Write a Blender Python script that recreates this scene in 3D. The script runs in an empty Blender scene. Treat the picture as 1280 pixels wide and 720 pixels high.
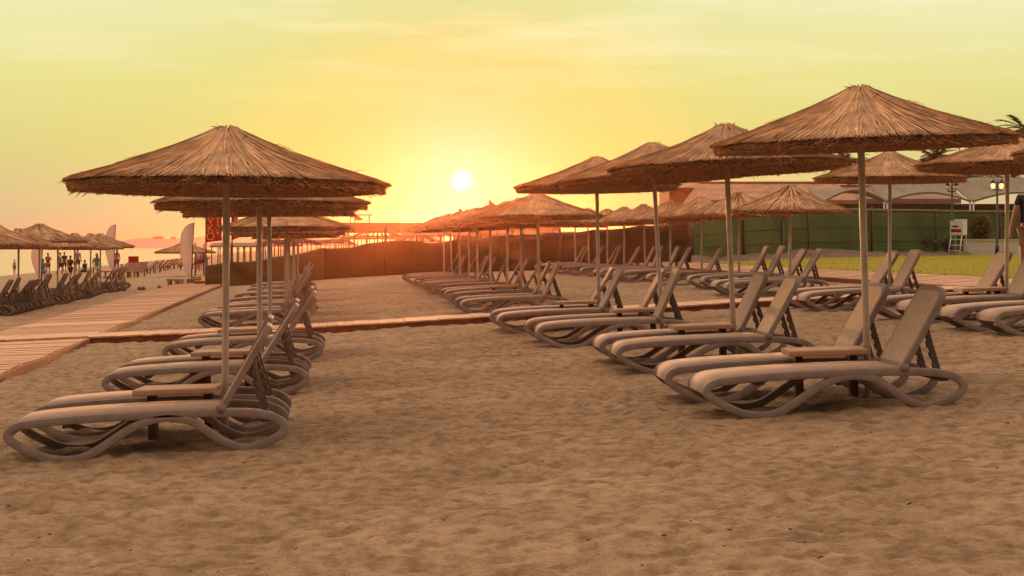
import bpy, math, random
from mathutils import Vector, Matrix, noise as mn

SC = bpy.context.scene
COL = SC.collection
R = math.radians
EYE = 1.40            # camera height above the sand origin
FPX = 2000.0          # focal length in pixels of the 1280 px wide photograph
LEAN = 0.12           # the parasol rows run along (-0.12, 1)

def interp(x, pts):
    if x <= pts[0][0]: return pts[0][1]
    for (a, b), (c, d) in zip(pts, pts[1:]):
        if x <= c:
            return b + (d - b) * (x - a) / (c - a)
    return pts[-1][1]
PROFILE = [(-4000, -14), (-400, -13), (-60, -4.2), (-26, -2.55), (-8, -1.72), (-0.7, -1.45), (4.4, -1.18), (9.25, -0.95),
           (11.0, -0.82), (12.6, -0.70), (20, -0.60), (90, -0.5), (5000, 1.0)]
def zg(x, y):
    return EYE + interp(x + LEAN * y, PROFILE)
def xat(px, d):
    return (px - 640.0) / FPX * d
def zat(py, d):
    return EYE - (py - 305.0) / FPX * d

# ------------------------------------------------------------------ helpers
class MB:
    def __init__(self): self.v = []; self.f = []
    def add(self, vs, fs):
        b = len(self.v); self.v.extend([tuple(p) for p in vs]); self.f.extend([tuple(i + b for i in f) for f in fs]); return b
    def box(self, c, s, rot=None):
        hx, hy, hz = s[0]/2, s[1]/2, s[2]/2
        vs = [Vector((x, y, z)) for x in (-hx, hx) for y in (-hy, hy) for z in (-hz, hz)]
        if rot is not None: vs = [rot @ p for p in vs]
        vs = [p + Vector(c) for p in vs]
        self.add(vs, [(0,1,3,2),(4,6,7,5),(0,4,5,1),(2,3,7,6),(0,2,6,4),(1,5,7,3)])
    def sweep(self, pts, prof, closed=False, side=Vector((0,1,0)), scale=None):
        n = len(pts); m = len(prof); rings = []
        for i, p in enumerate(pts):
            a = pts[(i-1) % n] if (closed or i > 0) else p
            c = pts[(i+1) % n] if (closed or i < n-1) else p
            t = (c - a)
            t = t.normalized() if t.length > 1e-9 else Vector((1,0,0))
            s = (side - t * side.dot(t)).normalized()
            nn = s.cross(t)
            k = scale[i] if scale else 1.0
            rings.append([p + s * (q[0]*k) + nn * (q[1]*k) for q in prof])
        b = len(self.v)
        for r in rings: self.v.extend([tuple(q) for q in r])
        for i in range(n if closed else n-1):
            j = (i+1) % n
            for k in range(m):
                l = (k+1) % m
                self.f.append((b+i*m+k, b+i*m+l, b+j*m+l, b+j*m+k))
        if not closed:
            self.f.append(tuple(b+k for k in reversed(range(m))))
            self.f.append(tuple(b+(n-1)*m+k for k in range(m)))
    def tube(self, pts, r, seg=10, scale=None):
        pts = [Vector(p) for p in pts]
        d = pts[-1] - pts[0]
        side = Vector((0,1,0)) if abs(d.normalized().y) < 0.8 else Vector((1,0,0))
        self.sweep(pts, [(r*math.cos(2*math.pi*k/seg), r*math.sin(2*math.pi*k/seg)) for k in range(seg)], False, side, scale)
    def lathe(self, prof, seg=32, cz=(0,0,0), closed_ends=True):
        b = len(self.v); n = len(prof)
        for (r, z) in prof:
            for k in range(seg):
                a = 2*math.pi*k/seg
                self.v.append((cz[0]+r*math.cos(a), cz[1]+r*math.sin(a), cz[2]+z))
        for i in range(n-1):
            for k in range(seg):
                l = (k+1) % seg
                self.f.append((b+i*seg+k, b+i*seg+l, b+(i+1)*seg+l, b+(i+1)*seg+k))
        if closed_ends:
            self.f.append(tuple(b+k for k in reversed(range(seg))))
            self.f.append(tuple(b+(n-1)*seg+k for k in range(seg)))
    def mesh(self, name, mat, smooth=False, sharp=0):
        me = bpy.data.meshes.new(name)
        me.from_pydata(self.v, [], self.f)
        me.materials.append(mat)
        if smooth:
            me.polygons.foreach_set('use_smooth', [True]*len(me.polygons))
        me.update()
        if sharp: me.set_sharp_from_angle(angle=R(sharp))
        return me
    def build(self, name, mat, parent=None, smooth=False, loc=None, sharp=0):
        o = bpy.data.objects.new(name, self.mesh(name, mat, smooth, sharp))
        COL.objects.link(o)
        if parent is not None: o.parent = parent
        if loc is not None: o.location = loc
        return o

def rrect(w, h, r, n=3):
    out = []
    for cx, cy, a0 in ((w/2-r, h/2-r, 0), (-w/2+r, h/2-r, 90), (-w/2+r, -h/2+r, 180), (w/2-r, -h/2+r, 270)):
        for k in range(n):
            a = R(a0 + 90*k/(n-1)); out.append((cx + r*math.cos(a), cy + r*math.sin(a)))
    return out

def catmull(pts, closed, n):
    P = [Vector(p) for p in pts]; N = len(P); out = []
    for i in range(N if closed else N-1):
        p0 = P[(i-1) % N] if (closed or i > 0) else P[i]
        p1 = P[i]; p2 = P[(i+1) % N]
        p3 = P[(i+2) % N] if (closed or i+2 < N) else p2
        for k in range(n):
            t = k/n
            out.append(0.5*((2*p1) + (p2-p0)*t + (2*p0-5*p1+4*p2-p3)*t*t + (3*p1-p0-3*p2+p3)*t**3))
    if not closed: out.append(P[-1])
    return out

def tag(o, label=None, cat=None, group=None, kind=None):
    if label: o['label'] = label
    if cat: o['category'] = cat
    if group: o['group'] = group
    if kind: o['kind'] = kind
    return o

def empty(name, loc, rot=(0,0,0)):
    o = bpy.data.objects.new(name, None); COL.objects.link(o)
    o.location = loc; o.rotation_euler = rot; o.empty_display_size = 0.2
    return o

CHILD = {}
def kids(o):
    return [c for c in bpy.data.objects if c.parent == o]
def copy_tree(tree, parent=None):
    """tree = (object, [subtrees])"""
    o, ch = tree
    c = o.copy(); COL.objects.link(c)
    if parent is not None: c.parent = parent
    return (c, [copy_tree(t, c) for t in ch])
def tree_of(o):
    return (o, [tree_of(k) for k in kids(o)])

ORD = ['first','second','third','fourth','fifth','sixth','seventh','eighth','ninth','tenth','eleventh','twelfth','thirteenth',
       'fourteenth','fifteenth','sixteenth']

# ------------------------------------------------------------------ materials
def mat(name, col, rough=0.7, var=0.15, scale=6.0, bump=0.0, bscale=60.0, col2=None, stretch=None, island=0.0, objvar=0.0,
        metallic=0.0, spec=0.5, detail=4.0):
    m = bpy.data.materials.new(name); m.use_nodes = True
    nt = m.node_tree; N = nt.nodes; L = nt.links
    b = N['Principled BSDF']
    b.inputs['Roughness'].default_value = rough
    b.inputs['Metallic'].default_value = metallic
    b.inputs['Specular IOR Level'].default_value = spec
    tc = N.new('ShaderNodeTexCoord'); mp = N.new('ShaderNodeMapping')
    L.new(tc.outputs['Object'], mp.inputs['Vector'])
    if stretch: mp.inputs['Scale'].default_value = stretch
    nz = N.new('ShaderNodeTexNoise'); nz.inputs['Scale'].default_value = scale; nz.inputs['Detail'].default_value = detail
    nz.inputs['Roughness'].default_value = 0.6
    L.new(mp.outputs['Vector'], nz.inputs['Vector'])
    rp = N.new('ShaderNodeValToRGB')
    c2 = col2 if col2 else tuple(c*(1-2*var) for c in col)
    c1 = col if col2 else tuple(min(1, c*(1+var)) for c in col)
    rp.color_ramp.elements[0].position = 0.3; rp.color_ramp.elements[1].position = 0.7
    rp.color_ramp.elements[0].color = (*c2, 1); rp.color_ramp.elements[1].color = (*c1, 1)
    L.new(nz.outputs['Fac'], rp.inputs['Fac'])
    out = rp.outputs['Color']
    def vary(src, amount, out):
        mr = N.new('ShaderNodeMapRange'); mr.inputs['To Min'].default_value = 1-amount; mr.inputs['To Max'].default_value = 1+amount
        L.new(src, mr.inputs['Value'])
        mx = N.new('ShaderNodeMix'); mx.data_type = 'RGBA'; mx.blend_type = 'MULTIPLY'; mx.inputs[0].default_value = 1
        L.new(out, mx.inputs[6]); L.new(mr.outputs['Result'], mx.inputs[7])
        return mx.outputs[2]
    if island:
        g = N.new('ShaderNodeNewGeometry'); out = vary(g.outputs['Random Per Island'], island, out)
    if objvar:
        oi = N.new('ShaderNodeObjectInfo'); out = vary(oi.outputs['Random'], objvar, out)
    L.new(out, b.inputs['Base Color'])
    if bump:
        n2 = N.new('ShaderNodeTexNoise'); n2.inputs['Scale'].default_value = bscale; n2.inputs['Detail'].default_value = 5
        L.new(mp.outputs['Vector'], n2.inputs['Vector'])
        bp = N.new('ShaderNodeBump'); bp.inputs['Strength'].default_value = bump; bp.inputs['Distance'].default_value = 0.02
        L.new(n2.outputs['Fac'], bp.inputs['Height']); L.new(bp.outputs['Normal'], b.inputs['Normal'])
    return m

def emit(name, col, s):
    m = bpy.data.materials.new(name); m.use_nodes = True
    b = m.node_tree.nodes['Principled BSDF']
    b.inputs['Base Color'].default_value = (*col, 1)
    b.inputs['Emission Color'].default_value = (*col, 1); b.inputs['Emission Strength'].default_value = s
    return m

M = {}
LATER = []
M['frame'] = mat('taupe_resin', (0.34, 0.26, 0.235), 0.7, 0.10, 9, 0.06, 120, objvar=0.10, spec=0.12)
M['sling'] = mat('tan_sling_weave', (0.58, 0.41, 0.305), 0.8, 0.07, 14, 0.25, 350, objvar=0.08, spec=0.15)
M['frame_shade'] = mat('shade_dark_resin', (0.22, 0.15, 0.12), 0.8, 0.1, 9, objvar=0.12, spec=0.08)  # lounger resin darkened to carry the shade on the seaside row
M['sling_shade'] = mat('shade_dark_weave', (0.15, 0.095, 0.07), 0.9, 0.1, 14, objvar=0.12, spec=0.05)  # sling weave with the same shade put into its colour
M['ratchet'] = mat('dark_resin', (0.16, 0.115, 0.10), 0.65, 0.1, 20, spec=0.2)
M['pole'] = mat('galvanised_pole', (0.70, 0.59, 0.52), 0.5, 0.12, 7, 0.05, 80, metallic=0.1, objvar=0.1)
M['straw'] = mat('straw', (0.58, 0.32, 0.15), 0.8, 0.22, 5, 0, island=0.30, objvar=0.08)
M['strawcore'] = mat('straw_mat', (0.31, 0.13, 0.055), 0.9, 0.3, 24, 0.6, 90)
M['table'] = mat('table_resin', (0.56, 0.33, 0.20), 0.6, 0.06, 8, objvar=0.06)
M['darkleg'] = mat('dark_table_leg', (0.075, 0.048, 0.035), 0.6, 0.2, 12)
M['bucket'] = mat('terracotta_red', (0.42, 0.09, 0.04), 0.5, 0.15, 12)
M['wood'] = mat('boardwalk_timber', (0.70, 0.385, 0.215), 0.6, 0.16, 3.0, 0.25, 40, stretch=(1, 8, 8), island=0.055)
M['woodedge'] = mat('boardwalk_stringer', (0.26, 0.075, 0.03), 0.8, 0.2, 6)  # dark tone carries the shadow on the boardwalk's side
M['screen_olive'] = mat('olive_windbreak', (0.145, 0.095, 0.038), 0.9, 0.12, 1.5, 0.2, 12)
M['screen_flare'] = mat('flare_brown_windbreak', (0.115, 0.06, 0.026), 0.9, 0.12, 1.5, 0.2, 12)  # olive screen turned brown to hold the sun flare in its colour
M['screen_green'] = mat('green_windbreak', (0.105, 0.17, 0.06), 0.9, 0.15, 0.5, 0.2, 8)
def translucent(m, col, fac):
    nt = m.node_tree; N = nt.nodes; L = nt.links
    t = N.new('ShaderNodeBsdfTranslucent'); t.inputs['Color'].default_value = (*col, 1)
    mx = N.new('ShaderNodeMixShader'); mx.inputs[0].default_value = fac
    L.new(N['Principled BSDF'].outputs[0], mx.inputs[1]); L.new(t.outputs[0], mx.inputs[2]); L.new(mx.outputs[0], N['Material Output'].inputs['Surface'])
translucent(M['screen_flare'], (0.16, 0.07, 0.025), 0.28); translucent(M['screen_olive'], (0.20, 0.12, 0.03), 0.3); translucent(M['screen_green'], (0.08, 0.17, 0.04), 0.25)
for _k, _c, _f in (('flagcloth', (0.85, 0.70, 0.64), 0.5), ('redcloth', (0.5, 0.01, 0.015), 0.4), ('awning', (0.35, 0.29, 0.19), 0.2)): LATER.append((_k, _c, _f))
M['seam'] = mat('windbreak_seam', (0.12, 0.06, 0.025), 0.9, 0.2, 3)
M['post'] = mat('rusty_post', (0.12, 0.05, 0.03), 0.7, 0.2, 9)
M['white'] = mat('white_paint', (0.82, 0.76, 0.76), 0.5, 0.06, 5)
M['flagcloth'] = mat('white_flag_cloth', (0.82, 0.70, 0.67), 0.85, 0.04, 2)
M['redcloth'] = mat('red_cloth', (0.55, 0.015, 0.02), 0.75, 0.12, 2)
M['yellow'] = mat('amber_print', (0.95, 0.34, 0.06), 0.7, 0.05, 4)
M['palewhite'] = mat('pale_print', (0.8, 0.5, 0.45), 0.7, 0.05, 4)
M['bark'] = mat('palm_bark', (0.16, 0.10, 0.06), 0.9, 0.25, 12, 0.5, 30)
M['frond'] = mat('palm_leaf', (0.075, 0.065, 0.015), 0.7, 0.25, 2, island=0.4, spec=0.2)
M['leaf'] = mat('hedge_leaf', (0.07, 0.085, 0.02), 0.7, 0.25, 2, island=0.45)
M['bloom'] = mat('red_bloom', (0.5, 0.04, 0.05), 0.7, 0.2, 2, island=0.3)
M['rooftan'] = mat('tan_roof_tiles', (0.42, 0.225, 0.125), 0.8, 0.2, 1.2, 0.3, 14)
M['roofred'] = mat('dark_red_fascia', (0.30, 0.045, 0.03), 0.7, 0.12, 1.5)
M['plaster'] = mat('ochre_plaster', (0.42, 0.24, 0.15), 0.9, 0.12, 1.0)
M['awning'] = mat('awning_canvas', (0.30, 0.255, 0.175), 0.85, 0.12, 0.8, stretch=(3, 0.3, 1))
M['awnbrown'] = mat('brown_awning_canvas', (0.30, 0.19, 0.15), 0.85, 0.12, 0.8)
M['iron'] = mat('black_iron', (0.03, 0.025, 0.022), 0.5, 0.2, 8)
M['glass_lit'] = emit('lit_lantern', (1.0, 0.62, 0.25), 1.6)
M['globe'] = mat('opal_globe', (0.75, 0.68, 0.62), 0.3, 0.03, 4)
M['sunbed'] = mat('brown_timber_sunbed', (0.27, 0.10, 0.05), 0.7, 0.2, 6, objvar=0.2)
M['skin'] = mat('skin', (0.38, 0.17, 0.10), 0.55, 0.06, 6)
M['hair'] = mat('dark_hair', (0.03, 0.018, 0.012), 0.6, 0.2, 9)
M['redhair'] = mat('auburn_hair', (0.22, 0.06, 0.03), 0.6, 0.2, 9)
M['rock'] = mat('grey_stone', (0.20, 0.13, 0.09), 0.9, 0.2, 4, 0.4, 20)
M['concrete'] = mat('concrete', (0.38, 0.28, 0.21), 0.9, 0.15, 4, 0.3, 40)
M['thatch_dark'] = mat('weathered_slats', (0.20, 0.085, 0.04), 0.85, 0.2, 4, objvar=0.15)
M['orangeroof'] = mat('salmon_roof', (0.45, 0.14, 0.075), 0.8, 0.12, 1.0)
M['bank'] = mat('earth_bank', (0.17, 0.11, 0.068), 0.95, 0.25, 1.2, 0.5, 8)
for _k, _c, _f in LATER: translucent(M[_k], _c, _f)
CLOTH = {}
def cloth(name, c):
    if name not in CLOTH: CLOTH[name] = mat(name + '_fabric', c, 0.85, 0.06, 4)
    return CLOTH[name]

# sand -------------------------------------------------------------
def sand_material():
    m = bpy.data.materials.new('beach_sand'); m.use_nodes = True
    nt = m.node_tree; N = nt.nodes; L = nt.links; b = N['Principled BSDF']
    b.inputs['Roughness'].default_value = 0.92; b.inputs['Specular IOR Level'].default_value = 0.25
    tc = N.new('ShaderNodeTexCoord')
    def noise(scale, det, src=None, rough=0.6):
        n = N.new('ShaderNodeTexNoise'); n.inputs['Scale'].default_value = scale; n.inputs['Detail'].default_value = det
        n.inputs['Roughness'].default_value = rough
        L.new(tc.outputs['Object'], n.inputs['Vector']); return n
    n1 = noise(0.9, 6); n2 = noise(8.5, 5); n3 = noise(70, 3); n4 = noise(240, 2)
    r1 = N.new('ShaderNodeValToRGB')
    e = r1.color_ramp.elements
    e[0].position = 0.32; e[0].color = (0.335, 0.225, 0.130, 1)
    e[1].position = 0.68; e[1].color = (0.485, 0.334, 0.210, 1)
    L.new(n1.outputs['Fac'], r1.inputs['Fac'])
    r2 = N.new('ShaderNodeValToRGB'); e = r2.color_ramp.elements
    e[0].position = 0.36; e[0].color = (0.55, 0.50, 0.44, 1); e[1].position = 0.60; e[1].color = (1.08, 1.06, 1.04, 1)
    L.new(n2.outputs['Fac'], r2.inputs['Fac'])
    mx = N.new('ShaderNodeMix'); mx.data_type = 'RGBA'; mx.blend_type = 'MULTIPLY'; mx.inputs[0].default_value = 0.9
    L.new(r1.outputs['Color'], mx.inputs[6]); L.new(r2.outputs['Color'], mx.inputs[7])
    r3 = N.new('ShaderNodeValToRGB'); e = r3.color_ramp.elements
    e[0].position = 0.30; e[0].color = (0.55, 0.5, 0.45, 1); e[1].position = 0.42; e[1].color = (1, 1, 1, 1)
    L.new(n3.outputs['Fac'], r3.inputs['Fac'])
    mx2 = N.new('ShaderNodeMix'); mx2.data_type = 'RGBA'; mx2.blend_type = 'MULTIPLY'; mx2.inputs[0].default_value = 0.6
    L.new(mx.outputs[2], mx2.inputs[6]); L.new(r3.outputs['Color'], mx2.inputs[7])
    L.new(mx2.outputs[2], b.inputs['Base Color'])
    a = N.new('ShaderNodeMath'); a.operation = 'MULTIPLY_ADD'; a.inputs[1].default_value = 0.35
    L.new(n3.outputs['Fac'], a.inputs[0]); L.new(n2.outputs['Fac'], a.inputs[2])
    a2 = N.new('ShaderNodeMath'); a2.operation = 'MULTIPLY_ADD'; a2.inputs[1].default_value = 0.12
    L.new(n4.outputs['Fac'], a2.inputs[0]); L.new(a.outputs[0], a2.inputs[2])
    bp = N.new('ShaderNodeBump'); bp.inputs['Strength'].default_value = 0.9; bp.inputs['Distance'].default_value = 0.055
    L.new(a2.outputs[0], bp.inputs['Height']); L.new(bp.outputs['Normal'], b.inputs['Normal'])
    return m
M['sand'] = sand_material()

def sea_material():
    m = bpy.data.materials.new('sea_water'); m.use_nodes = True
    nt = m.node_tree; N = nt.nodes; L = nt.links; b = N['Principled BSDF']
    b.inputs['Base Color'].default_value = (0.62, 0.43, 0.23, 1)  # bright warm base stands in for sunset glitter on the water
    b.inputs['Roughness'].default_value = 0.16; b.inputs['IOR'].default_value = 1.333
    tc = N.new('ShaderNodeTexCoord'); mp = N.new('ShaderNodeMapping'); mp.inputs['Scale'].default_value = (0.25, 1.0, 1)
    mp.inputs['Rotation'].default_value = (0, 0, R(20))
    L.new(tc.outputs['Object'], mp.inputs['Vector'])
    n = N.new('ShaderNodeTexNoise'); n.inputs['Scale'].default_value = 0.35; n.inputs['Detail'].default_value = 6
    L.new(mp.outputs['Vector'], n.inputs['Vector'])
    n2 = N.new('ShaderNodeTexNoise'); n2.inputs['Scale'].default_value = 0.03; n2.inputs['Detail'].default_value = 3
    L.new(mp.outputs['Vector'], n2.inputs['Vector'])
    a = N.new('ShaderNodeMath'); a.operation = 'MULTIPLY_ADD'; a.inputs[1].default_value = 3.0
    L.new(n2.outputs['Fac'], a.inputs[0]); L.new(n.outputs['Fac'], a.inputs[2])
    bp = N.new('ShaderNodeBump'); bp.inputs['Strength'].default_value = 0.16; bp.inputs['Distance'].default_value = 0.25
    L.new(a.outputs[0], bp.inputs['Height']); L.new(bp.outputs['Normal'], b.inputs['Normal'])
    return m
M['sea'] = sea_material()
M['lawn'] = mat('lawn_turf', (0.355, 0.275, 0.018), 0.95, 0.15, 0.35, 0.6, 30, col2=(0.20, 0.195, 0.016), stretch=(0.25, 1, 1), spec=0.1)
M['blade'] = mat('grass_blade', (0.30, 0.235, 0.016), 0.9, 0.2, 0.4, island=0.3, spec=0.1)
M['hill'] = mat('far_coast', (0.40, 0.30, 0.27), 1.0, 0.1, 0.004)

# ------------------------------------------------------------------ the ground
def fan_rows():
    ys = [-12, -6, -2, 1, 3]
    y = 4.5
    while y < 60:
        ys.append(y); y += max(0.022, y*0.0046)
    while y < 2450:
        ys.append(y); y *= 1.08
    return ys
def sand_bump(x, y):
    u = x + LEAN*y
    f = max(0.0, 1 - max(0, y-30)/30.0) * max(0.0, min(1.0, (12.3-u)/1.5))
    if f <= 0: return 0.0
    p = Vector((x, y, 0))
    h = 0.020*mn.fractal(p*0.7, 1.0, 2.0, 3)
    d = mn.voronoi(Vector((x*5.6, y*6.6, 0.3)) + 0.6*mn.noise_vector(p*2.6))[0]
    h += 0.044*(min(d[0], 0.55)-0.33) * (0.55+0.9*max(0.0, min(1.0, 0.5+mn.noise(p*0.55))))
    h += 0.015*mn.noise(Vector((x*5.5, y*8.0, 1))) + 0.012*mn.noise(Vector((x*12, y*15, 0))) + 0.007*mn.noise(p*26.0)
    return h*f*1.4
ys = fan_rows(); NC = 380
mb = MB()
for y in ys:
    hw = 0.50*max(y, 12) + 4
    if y > 60: hw = 30 + 4 + (y-60)*0.9
    for k in range(NC+1):
        t = k/NC*2-1
        x = hw*t
        z = zg(x, y)
        if 4 < y < 60: z += sand_bump(x, y)
        mb.v.append((x, y, z))
for j in range(len(ys)-1):
    for k in range(NC):
        a = j*(NC+1)+k
        mb.f.append((a, a+1, a+NC+2, a+NC+1))
g = mb.build('beach_sand', M['sand'], smooth=True); tag(g, kind='structure')

# twigs, shell and weed scraps on the sand
rnd = random.Random(5)
mb = MB()
for i in range(260):
    y = 6.5 + 26*rnd.random()**1.6
    x = rnd.uniform(-0.36, 0.36)*y
    if -5.9 < x+LEAN*y < -3.3: continue
    z = zg(x, y) + sand_bump(x, y)
    a = rnd.uniform(0, 6.28); l = rnd.uniform(0.008, 0.028)*(1 if rnd.random() < .93 else 2.2); w = rnd.uniform(0.003, 0.008)
    rot = Matrix.Rotation(a, 3, 'Z') @ Matrix.Rotation(rnd.uniform(-.5, .5), 3, 'Y')
    mb.box((x, y, z+0.004), (l, w, w*0.8), rot)
o = mb.build('sand_debris', mat('weed_scrap', (0.17, 0.10, 0.055), 0.9, 0.3, 3, island=0.6)); tag(o, 'dry twigs and weed scraps strewn over the sand', 'debris', kind='stuff')

# sea
mb = MB(); ZS = EYE - 2.5
xs = [-2500, -1200, -600, -200, -80, -30, 0, 40, 200, 900]; yy = [-40, 40, 120, 300, 800, 1500, 2550]
for y in yy:
    for x in xs: mb.v.append((x, y, ZS))
for j in range(len(yy)-1):
    for k in range(len(xs)-1):
        a = j*len(xs)+k; mb.f.append((a, a+1, a+len(xs)+1, a+len(xs)))
tag(mb.build('sea_water', M['sea']), kind='structure')

# far coast with a low town on it
mb = MB(); rnd = random.Random(3)
D = 1100.0
for i in range(140):
    px = 60 + i*5.0
    x = xat(px, D)
    h = 7.6*min(1, max(0.25, (px-135)/40)) * (0.85+0.3*mn.noise(Vector((px*0.013, 0, 0)))) + 1.0*mn.noise(Vector((px*0.09, 3, 0)))
    h = max(h, 1)
    for dy, kz in ((-220, -3), (-80, h*0.55), (0, h), (110, h*0.8), (300, -3)):
        mb.v.append((x, D+dy, ZS+kz))
for i in range(139):
    for k in range(4):
        a = i*5+k; mb.f.append((a, a+5, a+6, a+1))
for i in range(46):
    px = rnd.uniform(185, 560); x = xat(px, D)
    hh = rnd.uniform(.6, 1.8); mb.box((x, D+rnd.uniform(-20, 20), ZS+6.0+hh/2-1.5), (rnd.uniform(2, 7), 4, hh+3))
tag(mb.build('far_coast_hills', M['hill'], smooth=False), kind='structure')

# lawn and its blades
mb = MB()
u0 = 12.6; rows = []
NY, NX = 46, 44
for j in range(NY):
    y = 18 + j*(85-18)/(NY-1)
    for k in range(NX):
        u = u0 + 0.10*mn.noise(Vector((y*0.9, 2, 0))) + k*52/(NX-1) if k == 0 else u0 + k*52/(NX-1)
        x = u - LEAN*y
        z = zg(x, y) + (0.0 if k == 0 else 0.035 + 0.02*mn.noise(Vector((x*.4, y*.4, 0))))
        mb.v.append((x, y, z))
for j in range(NY-1):
    for k in range(NX-1):
        a = j*NX+k; mb.f.append((a, a+1, a+NX+1, a+NX))
tag(mb.build('lawn', M['lawn'], smooth=True), kind='structure')
rnd = random.Random(8); mb = MB()
for i in range(26000):
    y = 22 + 60*rnd.random()**1.5
    u = u0 - 0.05 + (rnd.random()**2.2)*26
    x = u - LEAN*y
    if x > 0.36*y+2: continue
    z = zg(x, y)+0.02; h = rnd.uniform(0.015, 0.035)*(1.0 if u > u0+.5 else 2.0); w = rnd.uniform(0.006, 0.014)*(1+y/60)
    a = rnd.uniform(0, 6.28); dx, dy = math.cos(a)*w, math.sin(a)*w
    lx, ly = rnd.uniform(-.03, .03), rnd.uniform(-.03, .03)
    mb.add([(x-dx, y-dy, z), (x+dx, y+dy, z), (x+lx, y+ly, z+h)], [(0, 1, 2)])
tag(mb.build('lawn_grass', M['blade']), 'short sunlit grass blades covering the lawn', 'grass', kind='stuff')

# earth bank under the green windbreak
mb = MB()
for i in range(60):
    t = i/59.0
    px = 858 + t*345; D = 57 + 24*t
    xc, yc = xat(px, D), D
    zb = zg(xc, yc)
    hh = 0.24 + 0.18*math.exp(-((t-0.48)/0.12)**2) + 0.12*mn.noise(Vector((t*14, 0, 0)))
    for dy, kz in ((-2.6, -0.05), (-1.4, 0.55*hh), (-0.3, hh), (1.2, hh*0.8), (2.5, -0.05)):
        mb.v.append((xc, yc+dy, zb+kz+0.05*mn.noise(Vector((t*30, dy, 1))) * (kz > 0)))
for i in range(59):
    for k in range(4):
        a = i*5+k; mb.f.append((a, a+5, a+6, a+1))
tag(mb.build('earth_bank', M['bank'], smooth=True), kind='structure')

# ------------------------------------------------------------------ boardwalks
def walk_along(name, uA, uB, yA, yB, step=0.115, seed=1):
    rnd = random.Random(seed); mb = MB(); eb = MB()
    y = yA; i = 0
    while y < yB:
        sway = 0.055*mn.noise(Vector((y*0.33, seed, 0)))
        tilt = 0.012*mn.noise(Vector((y*0.5, seed, 5)))
        for_half = rnd.uniform(-0.006, 0.006)
        a = Vector((uA+sway+rnd.uniform(-.012, .012) - LEAN*y, y, 0)); b = Vector((uB+sway+rnd.uniform(-.012, .012) - LEAN*y, y, 0))
        lift = 0.085 + 0.02*mn.noise(Vector((y*0.6, seed, 9)))
        za, zb = zg(a.x, a.y)+lift+for_half, zg(b.x, b.y)+lift+for_half
        c = Vector(((a.x+b.x)/2, y, (za+zb)/2))
        rot = Matrix.Rotation(-math.atan2(zb-za, b.x-a.x), 3, 'Y') @ Matrix.Rotation(tilt, 3, 'Z')
        mb.box(c, ((b.x-a.x), step-0.005, 0.024), rot)
        y += step; i += 1
    for uu in (uA, (uA+uB)/2, uB+0.012):
        pts = []
        y = yA
        while y < yB:
            sway = 0.055*mn.noise(Vector((y*0.33, seed, 0)))
            x = uu+sway-LEAN*y
            pts.append(Vector((x, y, zg(x, y)+0.028+0.02*mn.noise(Vector((y*0.6, seed, 9)))))); y += 0.5
        eb.sweep(pts, rrect(0.04, 0.12, 0.01, 2), False, Vector((1, 0, 0)))
    o = mb.build(name, M['wood']); tag(o, kind='structure')
    s = eb.build(name + '_stringer', M['woodedge']); tag(s, kind='structure')
walk_along('boardwalk_path', -5.6, -3.6, 9, 78, seed=1)
walk_along('lawn_edge_path', 11.05, 12.45, 14, 66, seed=4)
def walk_across(name, xA, xB, yc, w, seed):
    rnd = random.Random(seed); mb = MB(); eb = MB()
    x = xA
    while x < xB:
        y = yc + LEAN*x
        lift = 0.10 + 0.012*mn.noise(Vector((x*0.7, seed, 2)))
        if x + LEAN*y < -3.55: lift = 0.114
        rot = Matrix.Rotation(math.atan(LEAN)+0.01*rnd.uniform(-1, 1), 3, 'Z') @ Matrix.Rotation(-math.atan(0.052), 3, 'Y')
        mb.box((x, y, zg(x, y)+lift+rnd.uniform(-.004, .004)), (0.131, w+rnd.uniform(-.02, .02), 0.024), rot)
        x += 0.136
    for s in (-1, 1):
        pts = []
        x = xA
        while x < xB:
            y = yc + LEAN*x + s*(w/2-0.04)
            lift = 0.062 if x+LEAN*y < -3.55 else 0.037
            pts.append(Vector((x, y, zg(x, y)+lift))); x += 0.4
        eb.sweep(pts, rrect(0.05, 0.10, 0.01, 2), False, Vector((0, 1, 0)))
    tag(mb.build(name, M['wood']), kind='structure'); tag(eb.build(name + '_stringer', M['woodedge']), kind='structure')
walk_across('crossing_path', -8.9, 7.6, 26.25, 1.15, 7)

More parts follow.
